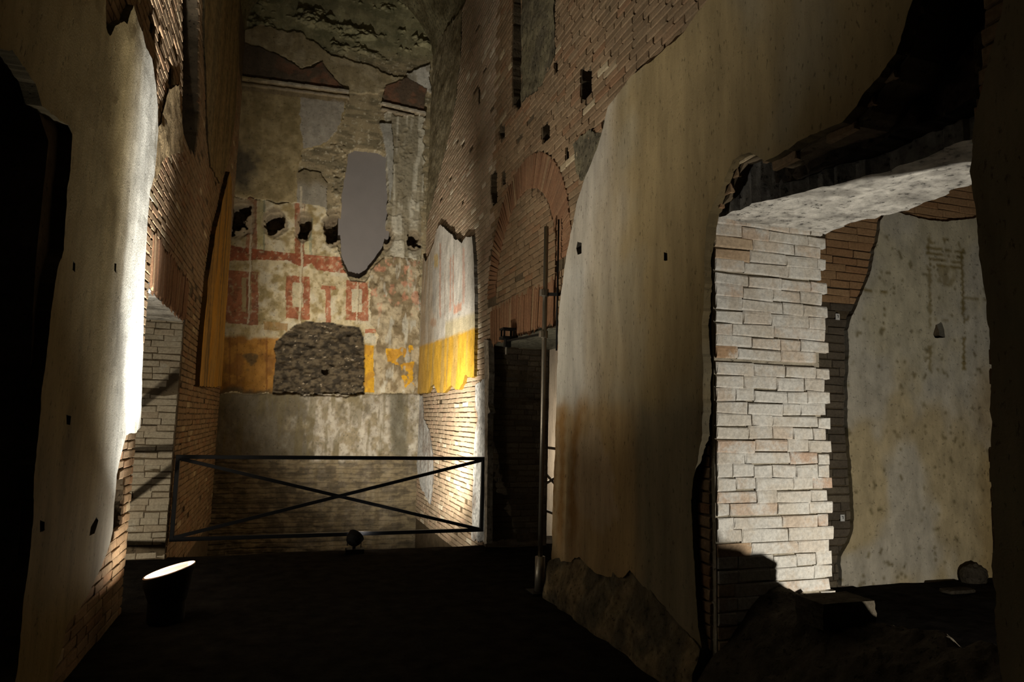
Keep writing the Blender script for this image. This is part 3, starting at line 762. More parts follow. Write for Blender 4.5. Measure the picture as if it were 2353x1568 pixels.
# ---- back wall of the recess: one relief of render, fresco, rubble and sockets
print('back wall')
def back_wall():
    us = np.arange(XL-0.02, XR+0.03, 0.0125); vs = np.arange(-1.0, 10.25, 0.0125)
    Ug, Vg = np.meshgrid(us, vs); shp = Ug.shape
    u = Ug.ravel(); v = Vg.ravel()
    x, y = project(FB.p3(u, v))
    w1 = (fbm(u*7, v*7, 201)-0.5); w2 = (fbm(u*7+30, v*7, 203)-0.5)
    xw = x + w1*16; yw = y + w2*16
    xs_ = x + w1*5; ys_ = y + w2*5
    big = fbm(u*1.5, v*1.5, 205); mid = fbm(u*6, v*6, 207, 5); fine = fbm(u*22, v*22, 209, 4)
    lay = fbm(u*4, v*14, 211, 5); streak = fbm(u*11, v*0.8, 213, 4)
    # rubble core
    C = mix((0.33, 0.27, 0.165), (0.19, 0.16, 0.10), sm(0.4, 0.65, lay))
    C = mix(C, (0.50, 0.45, 0.33), sm(0.66, 0.74, fine)*0.8)
    D = (lay-0.5)*0.10 + (fine-0.5)*0.05 - 0.03
    top = sm(150, 90, y+ (x-700)*-0.05)
    D = D + top*((fbm(u*2.2, v*5, 217, 6)-0.5)*0.40 + (fbm(u*9, v*15, 219, 4)-0.5)*0.16)
    C = mix(C, mix((0.34, 0.33, 0.19), (0.20, 0.20, 0.11), sm(0.4, 0.6, mid)), top*0.7)
    def put(poly, col, dep, warp=1.0, a=1.0):
        nonlocal C, D
        k = pip(poly, x + w1*16*warp, y + w2*16*warp).astype(float)
        C = mix(C, col, k*a); D = D*(1-k) + dep*k
        return k
    smooth = (mid-0.5)*0.012 + (fine-0.5)*0.008
    tan = mix((0.36, 0.29, 0.16), (0.26, 0.205, 0.105), sm(0.35, 0.65, mid))
    # upper render, band below the lunette
    put([(545, 75), (600, 62), (690, 75), (750, 122), (830, 148), (895, 172), (960, 190), (950, 205), (880, 212), (800, 218), (770, 190), (742, 142), (690, 162), (640, 130), (600, 110), (545, 100)], mix((0.40, 0.34, 0.22), (0.31, 0.255, 0.15), sm(.4, .6, mid)), smooth+0.03)
    put([(930, 172), (985, 148), (990, 215), (930, 195)], mix((0.60, 0.58, 0.52), (0.38, 0.35, 0.28), sm(.5, .65, mid)), smooth+0.04)
    # red lunette panels
    red_old = mix((0.20, 0.105, 0.065), (0.11, 0.085, 0.06), np.clip(sm(0.35, 0.55, mid)*0.85 + sm(690, 600, x), 0, 1))
    put([(535, 95), (600, 112), (640, 130), (690, 162), (720, 158), (741, 142), (760, 175), (802, 216), (700, 200), (535, 172)], red_old, smooth+0.05, 0.6)
    put([(884, 200), (930, 182), (978, 205), (974, 262), (882, 240)], red_old, smooth+0.05, 0.6)
    # upper stucco field
    k = put([(525, 172), (640, 190), (800, 218), (790, 262), (776, 300), (752, 332), (700, 342), (690, 352), (686, 400), (690, 440), (700, 470), (660, 466), (600, 458), (545, 452), (520, 450)], tan, smooth+0.035)
    kk = pip([(692, 225), (792, 238), (776, 300), (752, 330), (700, 340), (688, 300)], xw, yw)
    C = mix(C, mix((0.42, 0.40, 0.36), (0.33, 0.30, 0.25), mid), kk*0.85)
    C = mix(C, (0.06, 0.055, 0.045), sm(58, 22, np.hypot((x-552)*1.0, (y-382)*0.8) + w1*40)*0.85)
    # cornice: two projecting fillets
    for (xa, xb, ya, yb) in ((535, 802, 180, 214), (876, 978, 240, 264)):
        yl = ya + (x-xa)*(yb-ya)/(xb-xa)
        inx = (x > xa) & (x < xb)
        for off, hw, pr in ((0, 4, 0.09), (12, 3, 0.06)):
            k = (inx & (np.abs(y-yl-off) < hw)).astype(float)
            D = np.maximum(D, pr*k); C = mix(C, (0.46, 0.42, 0.34), k*0.75*sm(560, 660, x))
        k = (inx & (y-yl > 3) & (y-yl < 26)).astype(float)
        C = mix(C, (0.22, 0.17, 0.11), k*0.6)
    # streaked pale band on the right
    st = mix((0.50, 0.47, 0.38), (0.27, 0.24, 0.17), sm(0.42, 0.58, streak))
    st = mix(st, (0.22, 0.185, 0.12), sm(0.5, 0.66, mid)*0.6)
    put([(884, 262), (975, 270), (972, 420), (968, 560), (962, 640), (900, 640), (885, 590), (886, 420)], st, smooth*2+0.02 - sm(0.5, 0.66, mid)*0.02)
    put([(872, 285), (900, 285), (904, 340), (902, 420), (895, 470), (890, 380), (884, 340)], mix((0.40, 0.40, 0.36), (0.28, 0.26, 0.22), mid), smooth+0.05, 0.3)
    # small render patch left of the shaft
    put([(682, 398), (700, 390), (735, 396), (750, 420), (752, 480), (748, 520), (690, 520), (683, 470)], mix((0.30, 0.275, 0.22), (0.22, 0.18, 0.11), sm(440, 410, y+w1*20)), smooth+0.03, 0.5)
    # ---------------- fresco
    fz = [(505, 455), (560, 455), (610, 460), (640, 470), (680, 465), (700, 470), (745, 476), (757, 500), (766, 530), (778, 580), (790, 622), (808, 648), (840, 650), (862, 610), (885, 590), (964, 600), (964, 905), (480, 905)]
    m2 = fbm(u*11, v*11, 223, 5)
    base = mix((0.58, 0.495, 0.32), (0.34, 0.265, 0.13), sm(0.44, 0.64, m2*0.55+mid*0.45))
    clear = np.maximum(sm(760, 700, np.abs(x-700)+600)*0, sm(0.45, 0.3, mid))
    base = mix(base, (0.62, 0.58, 0.46), clear*0.5)
    left_falloff = sm(640, 530, x)  # lamp's fall-off towards the left painted into the base colour
    base = mix(base, (0.36, 0.26, 0.11), left_falloff*0.5)
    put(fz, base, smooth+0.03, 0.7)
    infz = pip(fz, xw, yw)
    RED = mix((0.30, 0.085, 0.035), (0.21, 0.065, 0.03), sm(0.42, 0.62, m2))
    PINKC = mix((0.42, 0.155, 0.085), (0.32, 0.10, 0.05), sm(0.42, 0.62, m2))
    redc = mix(RED, PINKC, sm(620, 780, x)[:, None][:, 0])
    wear = 1-sm(0.60, 0.72, fbm(u*22, v*22, 221, 4))*0.55
    def paint(k, col, a=0.9):
        nonlocal C
        C = mix(C, col, np.asarray(k, float)*wear*a*infz)
    def rect(a, b, c, d, sl=0.08):      # pixel box with the course slope of the wall
        yy = ys_ - (xs_-a)*sl
        return (xs_ > a) & (xs_ < b) & (yy > c) & (yy < d)
    paint(rect(566, 590, 452, 592), redc, .7)
    paint(rect(592, 605, 455, 580), (0.40, 0.36, 0.16), .6); paint(rect(605, 609, 455, 580), (0.20, 0.22, 0.14), .7)
    paint(rect(678, 700, 468, 600), redc, .85)
    paint(rect(700, 712, 540, 590), (0.55, 0.50, 0.28), .6); paint(rect(711, 718, 500, 590), (0.25, 0.28, 0.20), .7)
    paint(pip([(505, 562), (590, 574), (700, 586), (782, 592), (795, 630), (728, 622), (716, 606), (696, 616), (660, 600), (590, 598), (505, 602)], xs_, ys_), redc, .95)
    paint(rect(518, 593, 621, 742), redc, .85); paint(rect(556, 566, 638, 716), (0.36, 0.28, 0.14)); paint(rect(572, 578, 636, 716), (0.36, 0.28, 0.14))
    paint(rect(592, 660, 640, 740) & (mid > 0.5), (0.28, 0.22, 0.10), .5)
    paint(rect(657, 712, 633, 732), redc, .9); paint(rect(672, 696, 650, 705), (0.52, 0.46, 0.30), .95)
    paint(rect(739, 772, 657, 666, .05) | rect(748, 760, 662, 745), redc, .9)
    paint(rect(795, 846, 646, 736), redc, .9); paint(rect(808, 831, 664, 717), (0.58, 0.53, 0.38), .95)
    paint(rect(606, 661, 740, 757), (0.34, 0.20, 0.07), .8)
    paint(rect(838, 864, 757, 766, .03), redc, .9)
    paint(rect(838, 862, 768, 790, 0), (0.45, 0.44, 0.36), .6)
    for a, b in ((573, 577), (690, 695), (822, 825)):
        paint((xs_ > a+(y-600)*-.03) & (xs_ < b+(y-600)*-.03) & (y > 470) & (y < 745), (0.60, 0.52, 0.36), .85)
        paint((xs_ > b+(y-600)*-.03) & (xs_ < b+1.6+(y-600)*-.03) & (y > 470) & (y < 745), (0.22, 0.15, 0.08), .7)
    C = mix(C, (0.52, 0.46, 0.34), ((xs_ > 689.5) & (xs_ < 694) & (y > 430) & (y < 500))*0.9)
    # orange dado on the left, yellow remains on the right
    org = mix((0.44, 0.205, 0.03), (0.30, 0.13, 0.025), sm(0.42, 0.62, mid))
    kd = sm(768, 780, yw - (x-500)*0.03)*(x < 640)
    C = mix(C, org, kd*0.92*infz)
    C = mix(C, (0.24, 0.10, 0.03), kd*infz*((np.abs(x-528) < 2) | (np.abs(x-613) < 2) | (np.abs(x-545) < 1.2))*0.7)
    C = mix(C, (0.10, 0.075, 0.04), sm(0.35, 0.7, 1-np.hypot((x-577)/30, (y-830)/28) + w1*1.6)*0.8)
    C = mix(C, (0.10, 0.08, 0.045), infz*sm(888, 902, y+w2*25)*(x < 640)*0.8)
    yel = mix((0.62, 0.34, 0.02), (0.46, 0.24, 0.03), sm(0.45, 0.62, mid))
    C = C*(1-0.45*(sm(690, 560, x + w1*40)*infz))[:, None]      # spot lamp's fall-off painted into the left of the fresco
    # eroded zone on the right of the fresco
    er = pip([(850, 610), (885, 590), (966, 600), (966, 905), (860, 905), (862, 790), (868, 770), (852, 740)], xw, yw)
    ec = mix((0.44, 0.37, 0.25), (0.22, 0.17, 0.10), sm(0.38, 0.6, fbm(u*9, v*6, 231, 5)))
    ec = mix(ec, (0.52, 0.50, 0.42), sm(0.60, 0.72, fbm(u*13, v*3, 233, 4))*0.7)
    ec = mix(ec, (0.55, 0.25, 0.16), sm(0.60, 0.70, fbm(u*9, v*6, 235, 4))*sm(740, 700, y)*0.6)
    C = mix(C, ec, er*1.0); D = np.where(er, D - 0.015 + (fbm(u*9, v*9, 237, 4)-0.5)*0.05, D)
    ky = (sm(0.48, 0.52, fbm(u*5, v*4, 239, 4))*pip([(888, 800), (950, 798), (950, 890), (930, 892), (925, 845), (890, 830)], xw, yw)) + rect(837, 859, 793, 902, 0)
    C = mix(C, yel, np.clip(ky, 0, 1)*0.95)
    # ---------------- blocked-up opening
    bo = pip([(700, 738), (760, 742), (825, 752), (836, 775), (839, 830), (837, 908), (626, 912), (626, 880), (633, 830), (630, 800), (634, 785), (652, 770), (667, 757), (682, 745)], xs_, ys_)
    bc = mix((0.15, 0.118, 0.075), (0.055, 0.045, 0.032), sm(0.36, 0.66, fbm(u*15, v*20, 241, 5)))
    bc = bc*0.75
    bc = mix(bc, (0.46, 0.38, 0.27), sm(0.76, 0.80, fbm(u*16, v*26, 243, 3))*0.7)
    C = mix(C, bc, bo); D = np.where(bo, -0.10 + (fbm(u*7, v*12, 245, 5)-0.5)*0.16, D)
    D = np.where(bo & (np.hypot(x-748, y-852) < 9), -0.35, D)
    # ---------------- lower wall
    lo = sm(903, 909, y + w2*8)
    lc = mix((0.40, 0.365, 0.30), (0.25, 0.21, 0.14), sm(0.38, 0.66, fbm(u*9, v*7, 251, 5)))
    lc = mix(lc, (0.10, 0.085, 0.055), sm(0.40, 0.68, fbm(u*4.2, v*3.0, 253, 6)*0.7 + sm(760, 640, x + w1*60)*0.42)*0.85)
    lc = mix(lc, (0.13, 0.11, 0.075), sm(0.5, 0.75, fbm(u*26, v*20, 257, 3))*0.5)
    lc = mix(lc, (0.14, 0.115, 0.06), sm(0.54, 0.62, fbm(u*9, v*1.0, 255, 4))*0.55)
    lc = mix(lc, (0.11, 0.10, 0.07), sm(26, 10, np.abs(x-915 + (y-1000)*-.05))*0.8)
    C = C*(1-lo[:, None]) + lc*lo[:, None]
    D = D*(1-lo) + lo*(0.05 + (mid-0.5)*0.03 + (fine-0.5)*0.012)
    rb = sm(1052, 1064, y + w2*26 - np.abs(x-730)*-0.03)
    row = np.abs(((v + (fbm(u*3, v*3, 261)-0.5)*0.05)/0.085) % 1 - 0.5)
    bcC = mix((0.19, 0.15, 0.09), (0.095, 0.075, 0.048), sm(0.42, 0.6, fbm(u*6, v*12, 263, 5)))
    C = mix(C, bcC, rb*0.85)
    D = D - rb*(0.03 + sm(0.36, 0.48, row)*0.025 + (lay-0.5)*-0.06)
    C = mix(C, (0.06, 0.05, 0.035), rb*sm(0.40, 0.49, row)*0.6)
    # ledge crack
    D = D - ((np.abs(y-909-w2*10) < 3) & (x > 690) & (x < 820))*0.08
    # ---------------- sockets of the floor beams
    for sx, sy, hw, hh in ((548, 500, 26, 30), (632, 512, 18, 22), (697, 522, 13, 24), (768, 522, 18, 28), (887, 548, 12, 20), (952, 552, 11, 16)):
        e = (np.abs((x-sx+w2*22)/hw)**3 + np.abs((y-sy+w1*26)/hh)**3)**(1/3) + w1*0.9
        halo = sm(1.75, 1.35, np.hypot((x-sx)/hw, (y-sy)/hh) + w1*0.8)
        C = mix(C, (0.25, 0.20, 0.13), halo*0.85); D = D - halo*0.03
        k = sm(1.06, 0.94, e)
        D = D*(1-k) + k*(-0.42 + (fine-0.5)*0.1); C = mix(C, (0.17, 0.13, 0.085), k)
    # ---------------- shaft later filled with smooth grey mortar
    sh = pip(SHAFT, x + w1*6, y + w2*6)
    D = np.where(sh, -0.50, D); C = mix(C, (0.20, 0.17, 0.13), sh)
    rimk = pip([(760, 330), (905, 335), (905, 600), (830, 655), (770, 600)], xw, yw) & ~sh
    D = np.where(rimk & (x < 795), D + (fbm(u*16, v*16, 271, 3)-0.5)*0.06, D)
    P = FB.p3(u, v, D)
    ny, nx = shp
    idx = np.arange(nx*ny).reshape(shp)
    Q = np.stack([idx[:-1, :-1].ravel(), idx[:-1, 1:].ravel(), idx[1:, 1:].ravel(), idx[1:, :-1].ravel()], 1)
    me = bpy.data.meshes.new('wall_back')
    me.vertices.add(len(P)); me.vertices.foreach_set('co', P.astype(np.float32).ravel())
    me.loops.add(Q.size); me.loops.foreach_set('vertex_index', Q.astype(np.int32).ravel())
    me.polygons.add(len(Q)); me.polygons.foreach_set('loop_start', np.arange(0, Q.size, 4, dtype=np.int32))
    me.polygons.foreach_set('loop_total', np.full(len(Q), 4, np.int32))
    at = me.color_attributes.new('Col', 'FLOAT_COLOR', 'POINT')
    c4 = np.ones((len(P), 4), np.float32); c4[:, :3] = np.clip(C, 0, 1)
    at.data.foreach_set('color', c4.ravel())
    me.update(); me.validate()
    return link('wall_back', me, 'paint')
SHAFT = [(800, 350), (815, 342), (868, 346), (887, 357), (890, 420), (891, 480), (888, 540), (882, 572), (862, 600), (842, 628), (826, 640), (802, 634), (786, 602), (783, 540), (786, 450), (794, 400), (798, 365)]
wb = struct(back_wall(), 'back wall with faded red and yellow fresco and rubble above')
# the grey mortar filling stands a little behind the wall face
FS = Frame((0, YB+0.14, 0), (1, 0, 0), (0, -1, 0))
big = [(840+(px-840)*1.12, 490+(py-490)*1.05) for px, py in SHAFT]
sheet('shaft_infill', FS, FS.poly(big), 'infill', wb, d=0.0, back=-0.2, res=0.12, step=0.03, jag=0.003, disp=rough(0.006, 2, 281))

# ---- barrel vault
def vault():
    R_ = (XR-XL)/2; cxv = (XR+XL)/2
    na, ny = 90, 180
    V = []; C = []
    for j in range(ny+1):
        Y = -3 + (YB+3.4)*j/ny
        a = np.pi*np.arange(na+1)/na
        rr = R_ + 0.03 + (fbm(a*5, np.full(a.shape, Y*2.2), 301, 5)-0.5)*0.10
        V.append(np.stack([cxv+rr*np.cos(a), np.full(a.shape, Y), ZT+rr*np.sin(a)-0.02], 1))
        C.append(mix((0.22, 0.195, 0.115), (0.13, 0.11, 0.06), sm(.4, .6, fbm(a*8, np.full(a.shape, Y*3), 303, 4))))
    V = np.concatenate(V); C = np.concatenate(C)
    Fc = [(j*(na+1)+i, (j+1)*(na+1)+i, (j+1)*(na+1)+i+1, j*(na+1)+i+1) for j in range(ny) for i in range(na)]
    return link('ceiling', mesh_from('ceiling', V, Fc, C), 'rubble')
struct(vault(), 'rough concrete barrel vault high over the corridor', 'ceiling')

# ---- the room beyond the broken doorway
rw_out = [(XR+TH, -1), (8.6, -1), (8.6, 4.9), (XR+TH, 4.9)]
ww = sheet('wall_side_room', FW, rw_out, 'mortar', d=-0.012, back=-0.3, res=0.25, step=0.08, jag=0.0, closed=True)
struct(ww, 'far wall of the side room with pale plaster seen through the broken doorway')
WP_PX = [(1925, 1345), (1922, 1280), (1945, 1240), (1952, 1215), (1948, 1100), (1940, 1000), (1938, 900), (1939, 830), (1937, 760), (1945, 735), (1965, 690), (1985, 645), (2000, 580), (2015, 510), (2022, 497), (2045, 487), (2080, 500), (2120, 510), (2165, 512), (2245, 502), (2400, 500), (2400, 1345)]
WP = FW.poly(WP_PX)
def wcol(u, v, x, y):
    c = mix((0.62, 0.56, 0.40), (0.56, 0.455, 0.27), sm(800, 950, y + (fbm(u*2, v*2, 311)-.5)*200))
    c = mix(c, (0.60, 0.565, 0.48), sm(0.45, 0.62, fbm(u*1.3, v*1.0, 313))*0.7)
    c = mix(c, (0.42, 0.28, 0.10), sm(2215, 2275, x + (fbm(u*5, v*3, 315)-.5)*60)*sm(780, 900, y)*0.6)
    sp = sm(0.72, 0.80, fbm(u*17, v*15, 317, 3))
    c = mix(c, (0.20, 0.16, 0.07), sp*0.8)
    dk = (0.24, 0.18, 0.06); nz = sm(0.36, 0.55, fbm(u*16, v*8, 319, 3))
    def ln(k, a): return mix(c, dk, k*a*nz)
    c = ln((np.abs(y-(668+(x-1980)*.075)) < 2) & (x < 2125), .9)
    c = ln((np.abs(x-2022) < 1.8) & (y > 672) & (y < 760), .8)
    c = ln((np.abs(x-2125-(y-570)*.01) < 3.5) & (y > 520) & (y < 850), .75)
    c = ln((np.abs(x-2201-(y-570)*.012) < 3.5) & (y > 575) & (y < 850), .9)
    for yy in (572, 585, 598, 612): c = ln((np.abs(y-yy-(x-2120)*.1) < 3) & (x > 2118) & (x < 2205), .9)
    c = ln((np.hypot(x-2165, y-635) < 26) & (y > 600), .6)
    c = ln((np.abs(np.hypot(x-2160, (y-590)*1.25)-45) < 2) & (y < 570), .8)
    c = ln((np.abs(y-735-(x-2140)*.05) < 2) & (x > 2135) & (x < 2215), .8)
    c = ln((np.abs(y-685-(x-2200)*.1) < 2) & (x > 2205), .7)
    return c
sheet('plaster_layer', FW, WP, 'paint', ww, d=0.055, res=0.035, step=0.03, jag=0.012, color=wcol, disp=rough(0.012, 2, 321), holes=[FW.poly([(2139, 748), (2152, 742), (2160, 760), (2162, 776), (2140, 778), (2134, 772)])], hole_jag=0.01)
wpin = inside_by(WP, 0.06)
def wmat(u, v):
    x, y = project(FW.p3(np.array(u), np.array(v)))
    if x > 2010: return 'orangebrick'
    return 'orangebrick' if y < 695 else 'darkbrick'  # strip beside the pier turns to darker bricks lower down
put_bricks(FW, courses(FW, 4.6, 8.4, -0.2, 4.9, lambda u, v: ~wpin(u, v), pitch=0.085, joint=0.013, lmin=0.24, lmax=0.42, matf=wmat, proud=0.01), ww, 'orangebrick')
# side room: outer wall and roof
me = MB().box((8.8, 1.5, 2), (0.4, 9, 7), bev=0.01).build('wall_side_room_end', 'mortar'); struct(me, 'dark end wall of the side room')
me = MB().box((5.9, 1.3, 5.1), (6.2, 9, 0.4), bev=0.01).build('ceiling_side_room', 'mortar'); struct(me, 'dark roof of the side room', 'ceiling')
# room behind the arched doorway
FX = Frame((5.6, 0, 0), (0, 1, 0), (-1, 0, 0))
o = sheet('wall_far_room', FX, [(5.9, -1), (16, -1), (16, 5), (5.9, 5)], 'plaster', d=0, back=-0.3, res=0.3, step=0.1, jag=0, color=lambda u, v, x, y: mix((0.52, 0.44, 0.37), (0.44, 0.40, 0.34), fbm(u*3, v*3, 331)), closed=True)
struct(o, 'pale plaster wall seen as a strip through the arched right doorway')
me = MB().box((4.4, 10.5, 5.1), (3.0, 9.4, 0.3), bev=0.01).build('ceiling_far_room', 'mortar'); struct(me, 'roof of the room behind the arched doorway', 'ceiling')
# left room shell
me = MB().box((-4.6, 7.3, 1.8), (0.4, 5.4, 6), bev=0.01).build('wall_left_room', 'mortar'); struct(me, 'dark wall of the room behind the left doorway')
#@@PART3

# ================================================================== THINGS
def boxrot(ax, ang):
    return np.array(Matrix.Rotation(ang, 3, ax)).T

# ---- black railing across the corridor
RYV = 8.25
def railing(loc, w_, z0, z1, axis, label, group=None, th=0.042):
    o = empty('railing', loc); tag(o, label, 'railing')
    a = np.array(axis, float); p = np.array(loc, float)
    up = np.array([0, 0, 1.0]); nn = np.cross(a, up)
    q = lambda s, z: p + a*s + up*z
    MB().bar(q(0, z1), q(w_, z1), th, th, up=nn).build('top_rail', 'iron', o)
    MB().bar(q(0, z0), q(w_, z0+0.015), th, th, up=nn).build('bottom_rail', 'iron', o)
    MB().bar(q(th/2, z0), q(th/2, z1), th*0.98, th, up=nn).build('post', 'iron', o)
    MB().bar(q(w_-th/2, z0), q(w_-th/2, z1), th*0.98, th, up=nn).build('post', 'iron', o)
    MB().bar(q(th, z0+0.02)+nn*0.004, q(w_-th, z1-0.02)+nn*0.004, th*0.62, th*0.9, up=nn).build('diagonal_brace', 'iron', o)
    MB().bar(q(th, z1-0.02)-nn*0.004, q(w_-th, z0+0.02)-nn*0.004, th*0.62, th*0.9, up=nn).build('diagonal_brace', 'iron', o)
    return o
railing((XL+0.015, RYV, 0), XR-XL-0.03, 0.19, 1.065, (1, 0, 0), 'long black iron railing with crossed braces in front of the frescoed recess')
railing((XL-TH-0.12, L_NEAR+0.05, 0), L_FAR-L_NEAR-0.1, 0.19, 1.08, (0, 1, 0), 'black iron railing inside the left doorway whose crossed shadow falls on the jamb')
railing((4.3, 9.2, 0), 3.4, 0.02, 1.09, (0, 1, 0), 'black rail glimpsed through the arched right doorway')

# ---- round floodlight on the floor, left
fl = empty('floodlight', (-0.77, 5.82, 0)); tag(fl, 'lit round black floodlight standing on the floor by the left wall', 'floodlight')
def oblique(rads, name, mat, zf, n=48, cap=False):
    V = []; Fc = []
    for k, (r, z) in enumerate(rads):
        for i in range(n):
            t = 2*math.pi*i/n
            x = r*math.cos(t); y = r*math.sin(t)
            V.append((-0.77+x, 5.82+y, z + (x*0.29 if zf(k) else 0)))
    for k in range(len(rads)-1):
        for i in range(n):
            Fc.append((k*n+i, k*n+(i+1) % n, (k+1)*n+(i+1) % n, (k+1)*n+i))
    if cap: Fc.append(tuple(range((len(rads)-1)*n, len(rads)*n)))
    me = mesh_from(name, V, Fc, smooth=False)
    return kid(link(name, me, mat), fl)
oblique([(0.0, 0.002), (0.125, 0.002), (0.13, 0.02), (0.13, 0.15), (0.135, 0.16), (0.168, 0.30), (0.176, 0.345), (0.176, 0.365)], 'housing', 'black', lambda k: k >= 5)
oblique([(0.176, 0.365), (0.172, 0.371), (0.165, 0.370), (0.135, 0.312)], 'rim', 'copper', lambda k: True)
oblique([(0.135, 0.312), (0.10, 0.3115), (0.05, 0.311), (0.01, 0.311)], 'lamp_glass', 'glow', lambda k: True, cap=True)

# ---- small spotlight at the foot of the railing
sp = empty('spotlight', (0.81, 8.09, 0)); tag(sp, 'small black spotlight on a block at the foot of the long railing', 'spotlight')
MB().box((0.82, 8.10, 0.03), (0.20, 0.14, 0.06)).build('base_block', 'black', sp)
MB().tube([(0.81, 8.10, 0.05), (0.81, 8.10, 0.13)], 0.018).build('stem', 'black', sp, smooth=True)
dB = np.array([0.55, 0.55, 0.62]); dB /= np.linalg.norm(dB)
hb = np.array([0.81, 8.10, 0.17])
MB().tube([hb-dB*0.075, hb-dB*0.06, hb-dB*0.02, hb+dB*0.045, hb+dB*0.05], [0.035, 0.07, 0.088, 0.095, 0.09], n=20).build('lamp_head', 'black', sp, smooth=False)
MB().tube([hb+dB*0.0505, hb+dB*0.054], [0.082, 0.08], n=20).build('lamp_glass', 'glow', sp)
for s_ in (-1, 1):
    sd = np.array([dB[1], -dB[0], 0]); sd /= np.linalg.norm(sd)
    MB().bar(hb+sd*s_*0.098-np.array([0, 0, 0.09]), hb+sd*s_*0.098+np.array([0, 0, 0.01]), 0.02, 0.008).build('yoke', 'black', sp)

# ---- steel pole by the arched doorway
pl = empty('steel_pole', (2.27, 6.0, 0)); tag(pl, 'tall thin steel pole in a thicker sleeve before the arched doorway', 'pole')
MB().tube([(2.27, 6.0, 0.28), (2.27, 6.0, 3.41)], 0.022, n=16).build('tube', 'steel', pl, smooth=True)
MB().tube([(2.27, 6.0, 0.01), (2.27, 6.0, 0.32)], 0.045, n=16).build('sleeve', 'steel', pl, smooth=True)
MB().box((2.27, 6.0, 0.008), (0.2, 0.2, 0.016)).build('base_plate', 'black', pl)
for z in (2.76, 2.36):
    c = MB().tube([(2.27, 6.0, z-0.035), (2.27, 6.0, z+0.035)], 0.034, n=14).box((2.235, 5.99, z), (0.035, 0.05, 0.06)).build('clamp', 'steel', pl)
MB().bar((2.29, 6.0, 2.75), (2.36, 5.86, 2.73), 0.03, 0.025, up=(0, 0, 1)).build('wall_bracket', 'black', pl)
MB().tube([(2.34, 5.86, 2.2), (2.34, 5.86, 3.45)], 0.009, n=8).build('wall_rod', 'black', pl, smooth=True)
MB().bar((2.27, 6.0, 2.37), (2.27, 7.15, 2.42), 0.02, 0.02, up=(0, 0, 1)).build('side_arm', 'black', pl)

# ---- little clamp fixture held out on the arm
fx = empty('clamp_fixture', (2.27, 7.2, 2.37)); tag(fx, 'small black clamp fixture under the lintel of the arched doorway', 'fixture')
cx_, cy_ = 2.285, 7.2
MB().box((cx_, cy_, 2.555), (0.15, 0.15, 0.02)).build('top_plate', 'black', fx)
MB().box((cx_, cy_, 2.455), (0.15, 0.15, 0.03)).build('lower_plate', 'black', fx)
for a in (-1, 1):
    for b in (-1, 1):
        MB().bar((cx_+a*.055, cy_+b*.055, 2.46), (cx_+a*.055, cy_+b*.055, 2.55), 0.018, 0.018).build('strut', 'black', fx)
MB().box((cx_, cy_, 2.40), (0.07, 0.07, 0.10)).build('clamp_body', 'black', fx)
MB().tube([(cx_-.015, cy_-.02, 2.37), (cx_-.015, cy_-.02, 2.27)], 0.012, n=10).build('stem', 'steel', fx)

# ---- white survey tags on the brick of the side room
def small_tag(px, py, label):
    u, v = FW.px(px, py); c = FW.p3(u, v, 0.022)
    t = empty('number_tag', tuple(c)); tag(t, label, 'tag')
    MB().box(c, (0.05, 0.006, 0.065)).build('card', 'tag', t)
    MB().box(c+np.array([0.004, -0.004, 0.004]), (0.007, 0.003, 0.028)).box(c+np.array([-0.003, -0.004, 0.015]), (0.012, 0.003, 0.006)).build('mark', 'ink', t)
small_tag(1921, 729, 'small white paper tag high on the dark bricks beside the white pier')
small_tag(1932, 1190, 'small white paper tag low on the dark bricks beside the white pier')

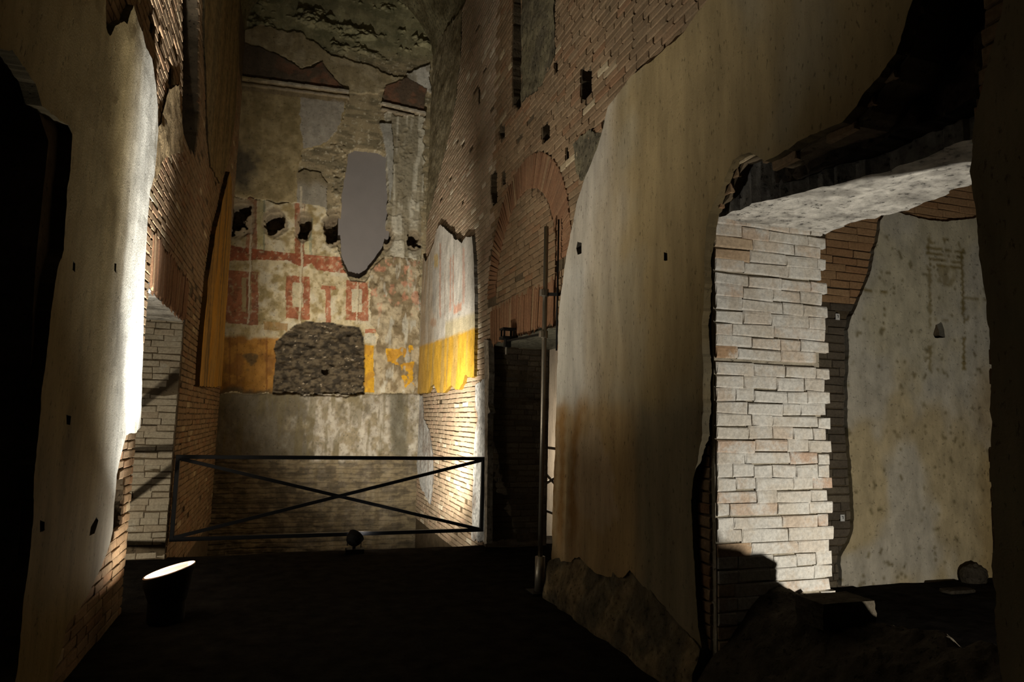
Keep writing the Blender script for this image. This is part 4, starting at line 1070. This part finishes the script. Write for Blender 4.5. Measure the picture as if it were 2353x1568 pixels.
# ---- stones and rubble at the broken doorway
def stone(name, c, size, label, mat='stone', rot=0.0, seed=0, sub=3, rough_=0.18, cat='stone', rnd=0.28):
    import bmesh
    bm = bmesh.new(); bmesh.ops.create_cube(bm, size=1.0); bmesh.ops.subdivide_edges(bm, edges=bm.edges, cuts=5, use_grid_fill=True)
    for v in bm.verts:
        p = np.array(v.co); q = p/np.linalg.norm(p)*0.62
        p = p*(1-rnd)+q*rnd
        f = 1 + (float(fbm(np.array(p[0]*3+seed), np.array(p[1]*3+p[2]*4+seed*2), 401+seed, 3))-0.5)*2*rough_
        p = p*f*np.array(size)
        v.co = Vector((p[0]*math.cos(rot)-p[1]*math.sin(rot)+c[0], p[0]*math.sin(rot)+p[1]*math.cos(rot)+c[1], p[2]+c[2]))
    me = bpy.data.meshes.new(name); bm.to_mesh(me); bm.free()
    o = link(name, me, mat)
    tag(o, label, cat)
    return o
def heap():
    def zf(X, Y):
        h = 0.60*sm(1.95, 2.85, X)*sm(3.32, 2.98, X)*sm(0.9, 1.9, Y)
        h = h*(0.86+0.28*fbm(X*3, Y*3, 351, 4)) + (fbm(X*9, Y*9, 353, 4)-0.5)*0.09*sm(0.02, 0.12, h)
        return h - 0.02
    V, Fc = grid_mesh('rubble_heap', 1.9, 3.5, 1.2, 3.45, 110, 150, zf)
    keep = ~((V[:, 0] > XR-0.08) & (V[:, 1] < N_Y+0.02))      # only where the opening is free
    Fc = [f for f in Fc if all(keep[i] for i in f)]
    used = sorted({i for f in Fc for i in f}); m_ = {i: k for k, i in enumerate(used)}
    V = V[used]; Fc = [tuple(m_[i] for i in f) for f in Fc]
    o = link('rubble_heap', mesh_from('rubble_heap', V, Fc), 'darkstone')
    tag(o, 'dark heap of rubble across the threshold of the broken doorway', 'rubble', kind='stuff')
heap()
fs = Frame((0, 2.98, 0), (1, 0, 0), (0, -1, 0))
u_, v_ = fs.px(1955, 1425)
stone('stone_block', (u_-0.10, 2.98, v_+0.055), (0.34, 0.2, 0.13), 'squared stone block at the foot of the white brick pier', seed=3, rough_=0.06, rnd=0.08, mat='darkstone')
zf_ = lambda px, py: CAM + ray(px, py)*((0.02-EYE)/ray(px, py)[2])
c = zf_(2200, 1360); stone('flat_stone', (c[0], c[1], 0.03), (0.34, 0.13, 0.035), 'flat grey stone lying on the side room floor', seed=5, rough_=0.1, rnd=0.5, mat='darkstone')
u_, v_ = FW.px(2200, 1318); stone('round_stone', (u_, 5.42, 0.07), (0.24, 0.16, 0.20), 'rounded stone leaning against the foot of the side room wall', seed=7, rnd=0.9, mat='darkstone')
print('objects', len(bpy.data.objects))
